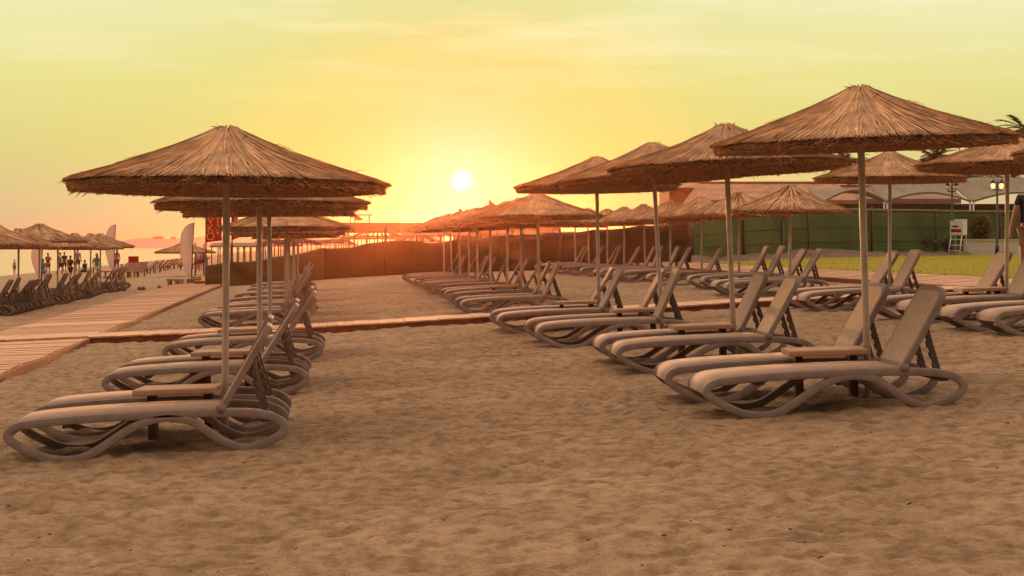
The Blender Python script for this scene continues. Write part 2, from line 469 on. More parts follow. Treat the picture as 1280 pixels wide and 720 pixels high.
# ------------------------------------------------------------------ sun loungers
LOOP = [(-.945,.215),(-.925,.26),(-.86,.285),(-.70,.297),(-.45,.303),(-.15,.302),(.20,.297),(.48,.286),(.68,.270),(.82,.245),(.905,.20),
        (.932,.155),(.90,.105),(.81,.058),(.71,.03),(.62,.03),(.50,.085),(.39,.17),(.28,.245),(.13,.276),(-.02,.255),(-.16,.195),
        (-.32,.10),(-.44,.042),(-.56,.028),(-.69,.052),(-.81,.11),(-.90,.165)]
def make_lounger(fm='frame', sm='sling'):
    root = empty('sun_lounger', (0,0,0))
    loop = catmull([(x, 0, z) for x, z in LOOP], True, 5)
    for s in (-1, 1):
        b = MB(); b.sweep(loop, rrect(0.044, 0.058, 0.010, 3), True)
        o = b.build('side_frame', M[fm], root, True, (0, s*0.325, 0), sharp=32)
    b = MB()
    path = catmull([(x, 0, z) for x, z in ((-.955,.20),(-.945,.255),(-.90,.295),(-.80,.317),(-.50,.328),(-.1,.328),(.3,.321),(.49,.312))], False, 5)
    prof = [(-.300,-.008),(.300,-.008),(.300,.002),(.15,.006),(0,.008),(-.15,.006),(-.300,.002)]
    b.sweep(path, prof, False)
    b.build('seat', M[sm], root, True)
    for x, z in ((-.55,.262), (.18,.255), (.80,.215)):
        b = MB(); b.box((x, 0, z), (0.06, 0.62, 0.035)); b.build('cross_bar', M['ratchet'], root)
    # backrest: rounded shell lying along +x, raised about its pivot
    L_, W = 0.66, 0.61
    n = 6; out = [(0, -W/2), ]
    rc = 0.10
    out = [(0.0, W/2*0.98), (0.0, -W/2*0.98), (L_-rc, -W/2)]
    for k in range(1, n+1):
        a = R(-90 + 90*k/n); out.append((L_-rc+rc*math.cos(a), -W/2+rc+rc*math.sin(a)))
    for k in range(0, n+1):
        a = R(90*k/n); out.append((L_-rc+rc*math.cos(a), W/2-rc+rc*math.sin(a)))
    def bow(x): return -0.020*math.sin(math.pi*min(1, x/L_)) + 0.012*(x/L_)**3*-1
    def slab(outl, z0, z1, bev):
        b = MB(); m = len(outl)
        cx = sum(p[0] for p in outl)/m; rings = []
        for (z, k) in ((z0, bev), (z0+bev, 0), (z1-bev, 0), (z1, bev)):
            ring = []
            for (x, y) in outl:
                dx, dy = x-cx, y; l = math.hypot(dx, dy)
                x2, y2 = x-dx/l*k, y-dy/l*k
                ring.append((x2, y2, z+bow(x2)))
            rings.append(ring)
        for r in rings: b.v.extend(r)
        for i in range(3):
            for k in range(m):
                l = (k+1) % m; b.f.append((i*m+k, i*m+l, (i+1)*m+l, (i+1)*m+k))
        b.f.append(tuple(reversed(range(m)))); b.f.append(tuple(3*m+k for k in range(m)))
        return b
    back = slab(out, -0.030, 0.012, 0.006).build('backrest', M[fm], root, False, (0.50, 0, 0.312))
    back.rotation_euler = (0, -R(61), 0)
    inn = [((x-0.33)*0.90+0.325, y*0.885) for x, y in out]
    slab(inn, 0.000, 0.0165, 0.003).build('back_panel', M[sm], back)
    for s in (-1, 1):   # pivot knuckles
        b = MB(); b.tube([(0.50, s*0.27, 0.315), (0.50, s*0.352, 0.315)], 0.034, 12); b.build('pivot_knuckle', M[fm], root, True)
    for s in (-1, 1):   # toothed prop behind the backrest
        b = MB(); n = 9; Ls = 0.44
        for k in range(n):
            b.box((Ls*(k+.5)/n, 0, 0.012*(k % 2)), (Ls/n*1.12, 0.034, 0.030))
        b.box((Ls/2, 0, -0.014), (Ls, 0.024, 0.016))
        st = b.build('back_prop', M['ratchet'], root, False, (0.80, s*0.17, 0.245))
        st.rotation_euler = (0, R(180+47), 0)
    return root
PROTO = make_lounger()
SHADE_PROTO = make_lounger('frame_shade', 'sling_shade')
PT = {}
NL = {0: 0, 1: 0}
SLOPE = math.atan(0.053)
def lounger(x, y, label, group, ang=61, rz=0.0, kind=0):
    if kind not in PT: PT[kind] = tree_of(SHADE_PROTO if kind else PROTO)
    if NL[kind] == 0: t = PT[kind]
    else: t = copy_tree(PT[kind])
    NL[kind] += 1
    o = t[0]; o.location = (x, y, zg(x, y)-0.018); o.rotation_euler = (0, -SLOPE, R(rz))
    o['label'] = label; o['category'] = 'sun lounger'; o['group'] = group
    for c, _ in t[1]:
        nm = c.name.split('.')[0]
        if nm == 'backrest': c.rotation_euler = (0, -R(ang), 0)
        if nm == 'back_prop':
            # meet the back 0.36 m from its pivot
            bx, bz = 0.50+0.36*math.cos(R(ang))+0.03, 0.312+0.36*math.sin(R(ang))-0.02
            dx, dz = bx-0.80, bz-0.245
            c.rotation_euler = (0, -math.atan2(dz, dx), 0); c.scale = (math.hypot(dx, dz)/0.44, 1, 1)
    return o

# ------------------------------------------------------------------ straw parasols
CPROF = [(0.0, -0.05), (0.05, 0.015), (0.10, 0.085), (0.20, 0.225), (0.40, 0.465), (0.60, 0.645), (0.80, 0.825), (1.0, 1.0)]
def cz(t, h): return -h*interp(t, CPROF)
def thatch(seed, Rr=1.21, h=0.44, n=4600, fat=1.0, fringe=1900):
    rnd = random.Random(seed)
    mb = MB()
    prof = [(0.001, -0.015)] + [(t*Rr, cz(t, h)-0.02) for t in (0.05, .1, .2, .35, .5, .65, .8, .92)] + [(Rr-0.05, cz(1, h)-0.006), (Rr-0.055, cz(1, h)-0.035),
            (Rr-0.09, cz(1, h)-0.05), (Rr*.8, cz(.8, h)-0.085), (Rr*.5, cz(.5, h)-0.08), (Rr*.2, cz(.2, h)-0.07), (0.03, -0.12)]
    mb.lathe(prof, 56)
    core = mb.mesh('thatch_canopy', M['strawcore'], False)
    tri = [(0.5, -0.35), (0, 0.5), (-0.5, -0.35)]
    sb = MB()
    def strand(pts, w):
        d = pts[-1]-pts[0]; side = Vector((0, 0, 1)).cross(d)
        if side.length < 1e-6: side = Vector((1, 0, 0))
        sb.sweep(pts, [(a*w, b*w*0.8) for a, b in tri], False, side.normalized(), [1.0]*(len(pts)-1)+[0.45])
    wob = [rnd.uniform(0.96, 1.03) for _ in range(24)]
    def rim(a):
        f = (a % (2*math.pi))/(2*math.pi)*24; i = int(f) % 24; t = f-int(f)
        return Rr*(wob[i]*(1-t)+wob[(i+1) % 24]*t)
    for i in range(n):
        a = rnd.uniform(0, 2*math.pi)
        q = rnd.random()
        r0 = (0.03+0.92*q**0.75)*Rr*0.9
        r1 = min(r0 + rnd.uniform(0.30, 0.75), rim(a)+rnd.gauss(0, 0.012))
        if r1-r0 < 0.1: r0 = r1-rnd.uniform(.12, .3)
        da = rnd.gauss(0, 0.022); lift = abs(rnd.gauss(0, 0.006))
        pts = []
        for k in range(4):
            t = k/3; r = r0+(r1-r0)*t; aa = a+da*t
            pts.append(Vector((r*math.cos(aa), r*math.sin(aa), cz(min(1.05, r/Rr), h)+0.002+lift*(0.4+t))))
        strand(pts, rnd.uniform(0.005, 0.0115)*fat)
    for i in range(fringe):       # cut ends of the reed at the rim
        a = rnd.uniform(0, 2*math.pi); r1 = rim(a)-0.03+rnd.gauss(0, 0.008); z = cz(1, h)
        dz = rnd.uniform(-0.050, -0.002); r0 = r1-rnd.uniform(0.07, 0.14)
        droop = rnd.uniform(0, 0.012)*(1 if rnd.random() < .96 else 4)
        a2 = a+rnd.gauss(0, 0.04)
        strand([Vector((r0*math.cos(a), r0*math.sin(a), z+dz+0.028)), Vector((r1*math.cos(a2), r1*math.sin(a2), z+dz-droop))], rnd.uniform(0.008, 0.016)*fat)
    for i in range(60):           # loose tuft at the crown
        a = rnd.uniform(0, 2*math.pi); l = rnd.uniform(0.05, 0.12)
        p0 = Vector((0.02*math.cos(a), 0.02*math.sin(a), -0.02)); e = rnd.uniform(-0.75, -0.15) if rnd.random() < .8 else rnd.uniform(-.1, .45)
        strand([p0, p0+Vector((math.cos(a)*l*.6, math.sin(a)*l*.6, l*.10)), p0+Vector((math.cos(a)*l, math.sin(a)*l, l*e))], rnd.uniform(.007, .012)*fat)
    for i in range(9):            # strays lifting off the slope
        a = rnd.uniform(0, 2*math.pi); r0 = rnd.uniform(0.15, 0.9)*Rr; l = rnd.uniform(0.08, 0.2)
        p0 = Vector((r0*math.cos(a), r0*math.sin(a), cz(r0/Rr, h)))
        dr = Vector((math.cos(a+rnd.gauss(0, .6)), math.sin(a+rnd.gauss(0, .6)), rnd.uniform(-0.25, 0.25)))
        strand([p0, p0+dr*l*.5+Vector((0, 0, .02)), p0+dr*l], 0.007*fat)
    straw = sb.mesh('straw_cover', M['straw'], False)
    return core, straw
THATCH = [thatch(11), thatch(23), thatch(37)]
FARTHATCH = [thatch(51, h=0.50, n=900, fat=1.9, fringe=520), thatch(67, h=0.50, n=900, fat=1.9, fringe=520)]
pb = MB(); pb.tube([(0,0,-0.1), (0,0,0.9), (0,0,1.2), (0,0,2.26)], 0.027, 14); POLE = pb.mesh('pole', M['pole'], True)
rb = MB(); rb.tube([(0.03,0,0.0), (0.5,0,-0.20), (0.98,0,-0.335)], 0.012, 6); RAFT = rb.mesh('rafter', M['bark'], True)
hb = MB(); hb.lathe([(0.03,-.07),(0.05,-.07),(0.05,.03),(0.03,.03)], 14); HUB = hb.mesh('hub', M['pole'], True)
NP = [0]
def link(name, me, parent=None):
    o = bpy.data.objects.new(name, me); COL.objects.link(o)
    if parent is not None: o.parent = parent
    return o
def parasol(x, y, label, group, tilt=(0, 0), spin=0, var=None, scale=1.0, drop=0.0, zoff=0.0):
    far = y > 30
    lib = FARTHATCH if far else THATCH
    core, straw = lib[(NP[0] if var is None else var) % len(lib)]
    NP[0] += 1
    r = empty('straw_parasol', (x, y, zg(x, y)-drop+zoff), (R(tilt[1]), R(tilt[0]), 0))
    tag(r, label, 'beach parasol', group)
    link('pole', POLE, r)
    c = link('thatch_canopy', core, r); c.location = (0, 0, 2.33); c.rotation_euler = (0, 0, spin); c.scale = (scale, scale, 1)
    s = link('straw_cover', straw, c)
    if not far:
        h = link('hub', HUB, r); h.location = (0, 0, 2.16)
        for k in range(8):
            f = link('rafter', RAFT, c); f.location = (0, 0, -0.115); f.rotation_euler = (0, 0, 2*math.pi*k/8+0.2)
    return r

# ---- side tables and buckets
def make_table():
    root = empty('side_table', (0,0,0))
    b = MB(); b.sweep([Vector((-.30,0,.385)), Vector((.30,0,.385))], rrect(0.42, 0.045, 0.014, 4), False); b.build('tabletop', M['table'], root, False)
    for sx in (-.2, .22):
        b = MB(); b.box((sx, 0, 0.18), (0.06, 0.09, 0.37)); b.build('leg', M['darkleg'], root)
    return root
TPROTO = make_table(); TT = None; NT = [0]
def table(x, y, label, rz=0):
    global TT
    if TT is None: TT = tree_of(TPROTO)
    t = TT if NT[0] == 0 else copy_tree(TT)
    NT[0] += 1
    o = t[0]; o.location = (x, y, zg(x, y)-0.01); o.rotation_euler = (0, -SLOPE*0.6, R(rz))
    tag(o, label, 'side table', 'side tables between paired loungers')
BB = MB(); BB.lathe([(0.075,0),(0.105,.22),(0.115,.235),(0.105,.235),(0.095,.22),(0.07,.02)], 20); BUCK = BB.mesh('ash_bucket', M['bucket'], True)
def bucket(x, y, label):
    o = link('ash_bucket', BUCK); o.location = (x, y, zg(x, y)-0.01); tag(o, label, 'bucket', 'red buckets under the side tables')

# ---- rows.   each entry: depth, pole px at its foot, tilt deg, foot px of nearer lounger (None = default), table, bucket
rnd = random.Random(21)
def row(name, entries, phrase, rz, dropf, scalef=lambda d: 1.0, dia=1.0, lone=()):
    for i, e in enumerate(entries):
        d, ppx, tilt, foot, tab, buc = e
        x = xat(ppx, d)
        o = ORD[i]
        low = dropf(d)
        parasol(x, d, 'straw thatched parasol on a grey pole, %s from the camera in the %s' % (o, phrase), 'straw parasols in the ' + phrase,
                (tilt, 1.5 if (name == 'mid' and i == 0) else rnd.uniform(-0.9, 0.9)), rnd.uniform(0, 6.28), scale=dia*rnd.uniform(0.97, 1.02)*scalef(d), drop=low)
        dn, df = d-0.55, d+0.53
        if foot is None: xn = x-0.42+0.07
        else: xn = xat(foot, dn)+0.955
        xf = xn - LEAN*1.1 + rnd.uniform(-.04, .04)
        alone = (i+1) in lone
        for (xx, yy, w) in (((xn, d-.1, ''),) if alone else ((xn, dn, 'nearer'), (xf, df, 'farther'))):
            lounger(xx, yy, ('taupe sun lounger alone under the %s parasol of the %s' % (o, phrase)) if alone else 'taupe sun lounger, %s of the pair under the %s parasol of the %s' % (w, o, phrase), 'sun loungers in the ' + phrase,
                    (59.5 if i == 0 else 61)+rnd.uniform(-5, 5)*(0.3 if i == 0 else 1), rz+rnd.uniform(-2.5, 2.5))
        if tab: table(x-0.33+tab*0, d+0.0, 'tan topped side table at the foot of the %s parasol in the %s' % (o, phrase), rnd.uniform(-4, 4))
        if buc: bucket(xat(buc, d-.30), d-0.30, 'red bucket under the side table of the %s parasol in the %s' % (o, phrase))

row('left', [(11.95, 281, 0.3, 25, 1, 0), (16.0, 325, -0.3, 139, 1, 250), (20.2, 338, -0.4, 211, 1, 0), (28.6, 358, -0.5, 252, 0, 0),
             (32.0, 361, 0, None, 0, 0), (35.6, 362, -1.0, None, 0, 0), (39.8, 366, 0.6, None, 0, 0), (44.2, 370, -2.2, None, 0, 0), (48.8, 373, -.8, None, 0, 0)],
    'boardwalk row', 6.5, lambda d: 0.16 if d > 26 else (0.05 if d > 14 else 0.0), lambda d: 0.90 if 14 < d < 26 else 1.0, lone=(6, 8))
row('mid', [(12.4, 1085, -2.0, 872, 1, 0), (16.2, 918, -2.2, 769, 1, 0), (20.05, 828, -3.2, 672, 1, 0), (23.1, 749, -1.0, 623, 1, 684),
            (28.7, 674, -0.8, 577, 0, 0), (31.9, 651, 0.2, 563, 1, 0), (34.4, 634, 0.3, None, 0, 0), (37.6, 613, -.2, None, 0, 0), (40.6, 597, -.3, None, 0, 0),
            (43.0, 587, -.6, None, 0, 0), (45.8, 576, -1.5, None, 0, 0), (48.6, 566, -2.4, None, 0, 0), (51.6, 555, 0, None, 0, 0)],
    'middle row', 1.5, lambda d: 0.20 if d > 26 else (-0.13 if d > 18 else -0.08), lone=(6, 8, 10, 11, 13))
row('lawn', [(18.4, 1400, 0, 1235, 0, 0), (21.2, 1258, 0.5, 1130, 1, 1197), (25.0, 1112, 0, 1003, 0, 0), (31.0, 987, 0.3, None, 0, 0), (35.2, 924, -.4, 878, 0, 0),
             (38.6, 877, 0, None, 0, 0), (42.2, 838, -.3, None, 0, 0), (45.6, 807, -1.5, None, 0, 0), (48.7, 780, 0.2, None, 0, 0), (51.6, 759, 0, None, 0, 0),
             (54.2, 737, -2, None, 0, 0), (56.8, 719, 0, None, 0, 0)],
    'lawn row', 1.0, lambda d: 0.24 if d > 28 else -0.09, lone=(6, 9, 11))

# seaside row: lower, shade-darkened loungers and parasols beyond the boardwalk
sea_px = [(-30, 38.0), (-2, 40.2), (23, 42.6), (49, 45.8), (72, 49.0), (93, 52.4), (113, 56.0), (126, 58.6)]
for i, (ppx, d) in enumerate(sea_px):
    x = xat(ppx, d)
    parasol(x, d, 'straw thatched parasol, %s along in the seaside row beyond the boardwalk' % ORD[i], 'straw parasols in the seaside row',
            (rnd.uniform(-.6, .6), 0), rnd.uniform(0, 6.28), var=i, drop=(.12, .14, .20, .02, .20, .25, .24, .22)[i], scale=(1.03, 1.0, .95, 1.12, .98, .95, .98, 1.05)[i])
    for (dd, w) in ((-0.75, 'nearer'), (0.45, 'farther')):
        lounger(x-LEAN*dd+0.05+rnd.uniform(-.1, .1), d+dd, 'sun lounger in shade-darkened colour, %s of the pair under the %s seaside parasol' % (w, ORD[i]), 'sun loungers in the seaside row',
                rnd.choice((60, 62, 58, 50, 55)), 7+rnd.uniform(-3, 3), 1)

# ------------------------------------------------------------------ windbreak screens
def screen(name, pts, mname, label, posts, seams=(0.3, 0.62), rail=None):
    """pts: list of (px, depth, height)."""
    root = empty(name, (xat(pts[0][0], pts[0][1]), pts[0][1], zg(xat(pts[0][0], pts[0][1]), pts[0][1])))
    base = root.location.copy()
    mb = MB(); n = 90; nz = 10; P = []
    xs = [p[0] for p in pts]
    rows_ = []
    for i in range(n):
        px = xs[0]+(xs[-1]-xs[0])*i/(n-1)
        d = interp(px, [(p[0], p[1]) for p in pts]); h = interp(px, [(p[0], p[2]) for p in pts])
        x = xat(px, d); z0 = zg(x, d)
        sag = 0.05*abs(math.sin(px*0.055))
        for k in range(nz):
            t = k/(nz-1)
            bul = 0.10*math.sin(px*0.11+t*2)*math.sin(math.pi*t) + 0.05*mn.noise(Vector((px*0.08, t*3, 0)))
            mb.v.append((x-base.x, d+bul-base.y, z0-0.03+(h-sag*t)*t-base.z))
        rows_.append((px, x, d, z0, h))
    for i in range(n-1):
        for k in range(nz-1):
            a = i*nz+k; mb.f.append((a, a+nz, a+nz+1, a+1))
    f = mb.build('fabric', M[mname], root, True)
    md = f.modifiers.new('thick', 'SOLIDIFY'); md.thickness = 0.012
    for s in seams:
        b = MB(); pp = []
        for (px, x, d, z0, h) in rows_:
            bul = 0.10*math.sin(px*0.11+s*2)*math.sin(math.pi*s) + 0.05*mn.noise(Vector((px*0.08, s*3, 0)))
            pp.append(Vector((x-base.x, d+bul-0.02-base.y, z0+h*s+0.02*mn.noise(Vector((px*.05, s*9, 1)))-base.z)))
        b.sweep(pp, rrect(0.02, 0.035, 0.008, 2), False); b.build('seam', M['seam'], f)
    for px, dia, extra in posts:
        d = interp(px, [(p[0], p[1]) for p in pts])-0.12; h = interp(px, [(p[0], p[2]) for p in pts])
        x = xat(px, d); z0 = zg(x, d); b = MB()
        b.tube([(x-base.x, d-base.y, z0-0.2-base.z), (x-base.x, d-base.y, z0+h+extra-base.z)], dia, 8); b.build('post', M['post'], root, True)
    if rail:
        b = MB(); b.sweep([Vector((x-base.x, d-0.05-base.y, z0+h-0.02-base.z)) for (px, x, d, z0, h) in rows_], rrect(0.06, 0.10, 0.02, 2), False)
        b.build('top_rail', M[rail], root)
    tag(root, label, 'fence')
screen('windbreak_fence', [(258, 58, 0.88), (330, 60, 0.98), (405, 63, 1.30)], 'screen_olive', 'olive windbreak screen at the end of the boardwalk row', [(258, .05, .2), (335, .03, .1)])
screen('windbreak_fence', [(405, 63.2, 1.28), (440, 64, 1.28), (485, 65, 1.48), (540, 64, 1.30), (625, 62, 1.42), (740, 59, 1.45), (863, 56, 1.50)], 'screen_flare',
       'long flare-tinted brown windbreak screen across the end of the aisle between both rows', [(482, .05, .55), (622, .04, .15), (700, .04, .1), (780, .04, .1), (862, .07, .2)], (0.28, 0.55, 0.8))
screen('windbreak_fence', [(864, 57.5, 1.62), (950, 64, 1.9), (1050, 71, 2.15), (1150, 78, 2.25), (1214, 82.5, 2.28), (1300, 86, 2.35)], 'screen_green',
       'tall green windbreak screen behind the lawn', [(866, .06, .1), (930, .05, .1), (1010, .05, .1), (1090, .05, .1), (1170, .05, .1), (1250, .05, .1)], (0.33, 0.62), 'awning')

# ------------------------------------------------------------------ right background: lawn furniture
def wall_white():
    d = 80.5; r = empty('garden_wall', (xat(1240, d), d, zg(xat(1240, d), d)))
    b = MB(); b.box((0.4, 0, 0.37), (3.7, 0.22, 0.78)); b.build('wall', M['white'], r)
    b = MB(); b.box((0.4, 0, 0.79), (3.8, 0.32, 0.06)); b.build('coping', M['white'], r)
    tag(r, 'low white garden wall at the far edge of the lawn', 'wall')
wall_white()
def lifeguard():
    d = 78.0; x = xat(1198, d); r = empty('lifeguard_chair', (x, d, zg(x, d)), (0, 0, R(-36)))
    for sx in (-.34, .34):
        for (yb, yt) in ((-.75, -.30), (.42, .36)):
            b = MB(); b.tube([(sx, yb, 0), (sx*.92, yt, 1.08)], 0.032, 8); b.build('leg', M['white'], r, True)
    for k in range(3):
        b = MB(); b.box((0, -.75+.45*(0.28+0.28*k)+.02, 0.28+0.28*k), (0.66, 0.05, 0.04)); b.build('rung', M['white'], r)
    b = MB(); b.box((0, 0.40, 0.55), (0.62, 0.04, 0.06)); b.build('stretcher', M['white'], r)
    b = MB(); b.box((0, 0.02, 1.10), (0.74, 0.74, 0.06)); b.build('seat', M['white'], r)
    b = MB(); b.box((0, 0.38, 1.50), (0.74, 0.05, 0.78)); b.build('backrest', M['white'], r)
    for s in (-1, 1):
        b = MB(); b.box((s*.35, 0.02, 1.46), (0.05, 0.70, 0.68)); b.build('side_panel', M['white'], r)
    b = MB(); b.box((0, -.33, 1.46), (0.70, 0.05, 0.70)); fp = b.build('sign_board', M['white'], r)
    b = MB(); b.box((0, -.360, 1.30), (0.60, 0.012, 0.16)); b.build('red_panel', M['redcloth'], fp)
    b = MB(); b.box((-.05, -.360, 1.52), (0.36, 0.012, 0.08)); b.build('dark_panel', M['iron'], fp)
    r.scale = (.84, .84, .95)
    tag(r, 'white wooden lifeguard chair with a red sign panel on the lawn edge', 'lifeguard chair')
lifeguard()
def lamp(px, d, top, lit, label):
    x = xat(px, d); z0 = zg(x, d); r = empty('street_lamp', (x, d, z0)); H = zat(top, d)-z0
    b = MB(); b.tube([(0,0,0), (0,0,.5), (0,0,.51), (0,0,H)], 0.06, 10, [1.7, 1.7, 1.0, .8]); b.build('post', M['iron'], r, True)
    b = MB(); b.box((0, 0, H-0.45), (0.46, 0.05, 0.05)); b.build('cross_arm', M['iron'], r)
    for s in (-1, 1):
        b = MB()
        if lit: b.lathe([(0.04,0),(0.09,.04),(0.115,.22),(0.04,.28)], 10, (s*.21, 0, H-.40))
        else: b.lathe([(0.03,0),(0.10,.04),(0.14,.13),(0.10,.22),(0.03,.26)], 12, (s*.21, 0, H-.40))
        g_ = b.build('lamp_globe', M['glass_lit'] if lit else M['globe'], r, True)
        b = MB(); b.lathe([(0.13,0),(0.09,.08),(0.02,.2)], 10, (s*.21, 0, H-.12 if lit else H-.14)); b.build('lamp_cap', M['iron'], g_, True)
    tag(r, label, 'street lamp')
lamp(1246.5, 79.5, 226, True, 'black lamp post with two lit amber lanterns by the white wall')
lamp(1190, 79.5, 228, False, 'black lamp post with two unlit pale globes beside the lifeguard chair')
lamp(978, 66.0, 258, False, 'small black lamp post with pale globes in front of the green screen')

def leaf_cloud(mb, c, s, n, size, rnd, hollow=0.3):
    for i in range(n):
        v = Vector((rnd.gauss(0, 1), rnd.gauss(0, 1), rnd.gauss(0, 1))).normalized()*(hollow+(1-hollow)*rnd.random()**0.6)
        k = 0.8+0.35*mn.noise(v*2.2+Vector(c))
        p = Vector((c[0]+v.x*s[0]*k, c[1]+v.y*s[1]*k, c[2]+v.z*s[2]*k))
        a = Vector((rnd.gauss(0, 1), rnd.gauss(0, 1), rnd.gauss(0, 1))).normalized()*size*rnd.uniform(.6, 1.4)
        b = Vector((rnd.gauss(0, 1), rnd.gauss(0, 1), rnd.gauss(0, 1))).normalized()*size*.45
        mb.add([p-a, p-b, p+a, p+b], [(0, 1, 2, 3)])
def shrub(name, px, d, w, h, z0, n, label, cat, blooms=60, seed=1, group=None):
    rnd = random.Random(seed); x = xat(px, d); r = empty(name, (x, d, z0))
    b = MB(); leaf_cloud(b, (0, 0, h*.52), (w/2, 0.7, h*.5), n, 0.075, rnd); b.build('foliage', M['leaf'], r)
    if blooms:
        b = MB(); leaf_cloud(b, (0, -.12, h*.55), (w/2, 0.75, h*.5), blooms, 0.09, rnd, 0.85); b.build('blossoms', M['bloom'], r)
    b = MB()
    for k in range(5):
        b.tube([(rnd.uniform(-.2, .2), 0, 0), (rnd.uniform(-.5, .5)*w*.6, 0, h*.6)], 0.03, 6)
    b.build('stem', M['bark'], r)
    tag(r, label, cat, group)
d = 81.6; shrub('flowering_shrub', 1227, d, 1.3, 1.75, zg(xat(1227, d), d)+0.45, 1500, 'leafy shrub with red flowers rising behind the white wall', 'shrub', 90, 2)
d = 77.0; shrub('dry_bush', 1162, d, 0.9, 0.5, zg(xat(1162, d), d)+0.42, 300, 'small dry bush growing on top of the earth bank', 'bush', 0, 3)
d = 78.6; shrub('dry_bush', 1184, d, 0.7, 0.9, zg(xat(1184, d), d)+0.1, 300, 'dry straggly bush between the bank and lifeguard chair', 'bush', 0, 4)
d = 100; shrub('flowering_hedge', 1232, d, 7.0, 2.2, zat(245, d), 5000, 'dark hedge dotted with red flowers above the canvas awnings', 'hedge', 90, 6)

# canvas awnings behind the screen
def awning(px0, px1, d, ymid, yval, yback, mname, label, seed):
    x0, x1 = xat(px0, d), xat(px1, d); z0 = zg((x0+x1)/2, d)
    r = empty('canvas_awning', ((x0+x1)/2, d, z0)); w = x1-x0
    mb = MB(); nx, ny = 26, 10; depth = 5.5
    zv, zm, zb = zat(yval, d)-z0, zat(ymid, d)-z0, zat(yback, d+depth)-z0
    for j in range(ny):
        t = j/(ny-1)
        for i in range(nx):
            s = i/(nx-1)
            arch = zv+(zm-zv)*math.sin(math.pi*s)
            z = arch*(1-t)+zb*t - 0.18*math.sin(math.pi*t)
            mb.v.append((-w/2+w*s, depth*t, z))
    for j in range(ny-1):
        for i in range(nx-1):
            a = j*nx+i; mb.f.append((a, a+1, a+nx+1, a+nx))
    o = mb.build('canvas', M[mname], r, True); md = o.modifiers.new('thick', 'SOLIDIFY'); md.thickness = 0.03
    b = MB(); b.sweep([Vector((-w/2+w*k/24, -.02, zv+(zm-zv)*math.sin(math.pi*k/24))) for k in range(25)], rrect(0.03, 0.11, 0.01, 2), False); b.build('valance', M['awning'], o)
    for s in (-1, 1):
        b = MB(); b.tube([(s*w/2*.98, 0.05, 0), (s*w/2*.98, 0.05, zv+.05)], 0.05, 8); b.build('post', M['white'], r, True)
    tag(r, label, 'awning', 'canvas awnings beyond the lawn screen')
    return r
awning(1032, 1106, 92, 238, 251, 236, 'awning', 'grey scalloped canvas awning leftmost of the three above the green screen', 1)
awning(1108, 1214, 92, 241, 252, 224, 'awning', 'wide grey canvas awning behind the lifeguard chair', 2)
awning(1216, 1330, 92, 241, 252, 222, 'awning', 'grey canvas awning behind the lit lamp post', 3)
# backing wall added beneath the awnings, its colour standing for their deep shade
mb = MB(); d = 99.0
mb.box((xat(1180, d), d, zg(xat(1180, d), d)+1.4), (22, 0.3, 3.3)); o = mb.build('awning_shade_wall', mat('shade_toned_wall', (0.075, 0.06, 0.028), 0.9, 0.25, 0.8)); tag(o, 'added backing wall coloured as the dark shade under the canvas awnings', 'wall')

# hotel roofs
def pavilion(px0, px1, d, yeave, yridge, mroof, label, fascia, hip=0.25, depth=9):
    x0, x1 = xat(px0, d), xat(px1, d); w = x1-x0; xc = (x0+x1)/2; z0 = zg(xc, d)
    r = empty('pavilion', (xc, d, z0)); ze, zr = zat(yeave, d)-z0, zat(yridge, d+depth/2)-z0
    b = MB(); b.box((0, depth/2, (ze-.1)/2), (w*.94, depth*.9, ze-.1)); b.build('wall', M['plaster'], r)
    b = MB(); hw = w/2; rw = hw*(1-hip)
    v = [(-hw,0,ze),(hw,0,ze),(hw,depth,ze),(-hw,depth,ze),(-rw,depth/2,zr),(rw,depth/2,zr)]
    b.add(v, [(0,1,5,4),(1,2,5),(2,3,4,5),(3,0,4),(3,2,1,0)]); ro = b.build('roof', M[mroof], r)
    b = MB(); b.sweep([Vector((-rw,depth/2,zr+.04)), Vector((rw,depth/2,zr+.04))], rrect(.3,.16,.05,3), False); b.build('ridge_tiles', M[mroof], ro)
    b = MB(); b.box((0, -.06, ze-.08), (w+.1, 0.10, 0.34)); b.build('fascia', M[fascia], r)
    for k in range(max(2, int(w/2.2))):
        xx = -w*.44+w*.88*k/max(1, int(w/2.2)-1)
        b = MB(); b.box((xx, depth*.05-.03, ze*.48), (0.9, 0.08, ze*.55)); b.build('window', M['iron'], r)
    tag(r, label, 'building', 'hotel pavilions beyond the screens')
    return r
pavilion(835, 908, 120, 236, 228, 'rooftan', 'tan roofed pavilion with a dark red fascia behind the brown screen', 'roofred')
pavilion(870, 1075, 105, 252, 229, 'rooftan', 'broad tan tiled pavilion roof behind the middle parasols', 'rooftan', 0.12)
pavilion(1040, 1200, 112, 250, 233, 'awnbrown', 'purplish brown pavilion roof behind the grey awnings', 'awnbrown', 0.2)

# red market umbrellas
def market(px, d, yr, label, seed):
    x = xat(px, d); z0 = zg(x, d); r = empty('market_umbrella', (x, d, z0)); zr = zat(yr, d)-z0
    b = MB(); b.tube([(0,0,0),(0,0,zr+.5)], 0.03, 8); b.build('pole', M['white'], r, True)
    b = MB(); b.lathe([(0.02,zr+.5),(0.5,zr+.3),(1.0,zr+.08),(1.12,zr),(1.12,zr-.18),(1.09,zr-.18),(1.08,zr-.02),(.5,zr+.26),(0.02,zr+.46)], 10); b.build('canopy', M['redcloth'], r)
    tag(r, label, 'umbrella', 'red umbrellas behind the green screen')
market(925, 86, 270, 'red market umbrella behind the green screen, nearer the brown screen', 1)
market(952, 84, 269, 'red market umbrella behind the green screen, nearer the small lamp', 2)

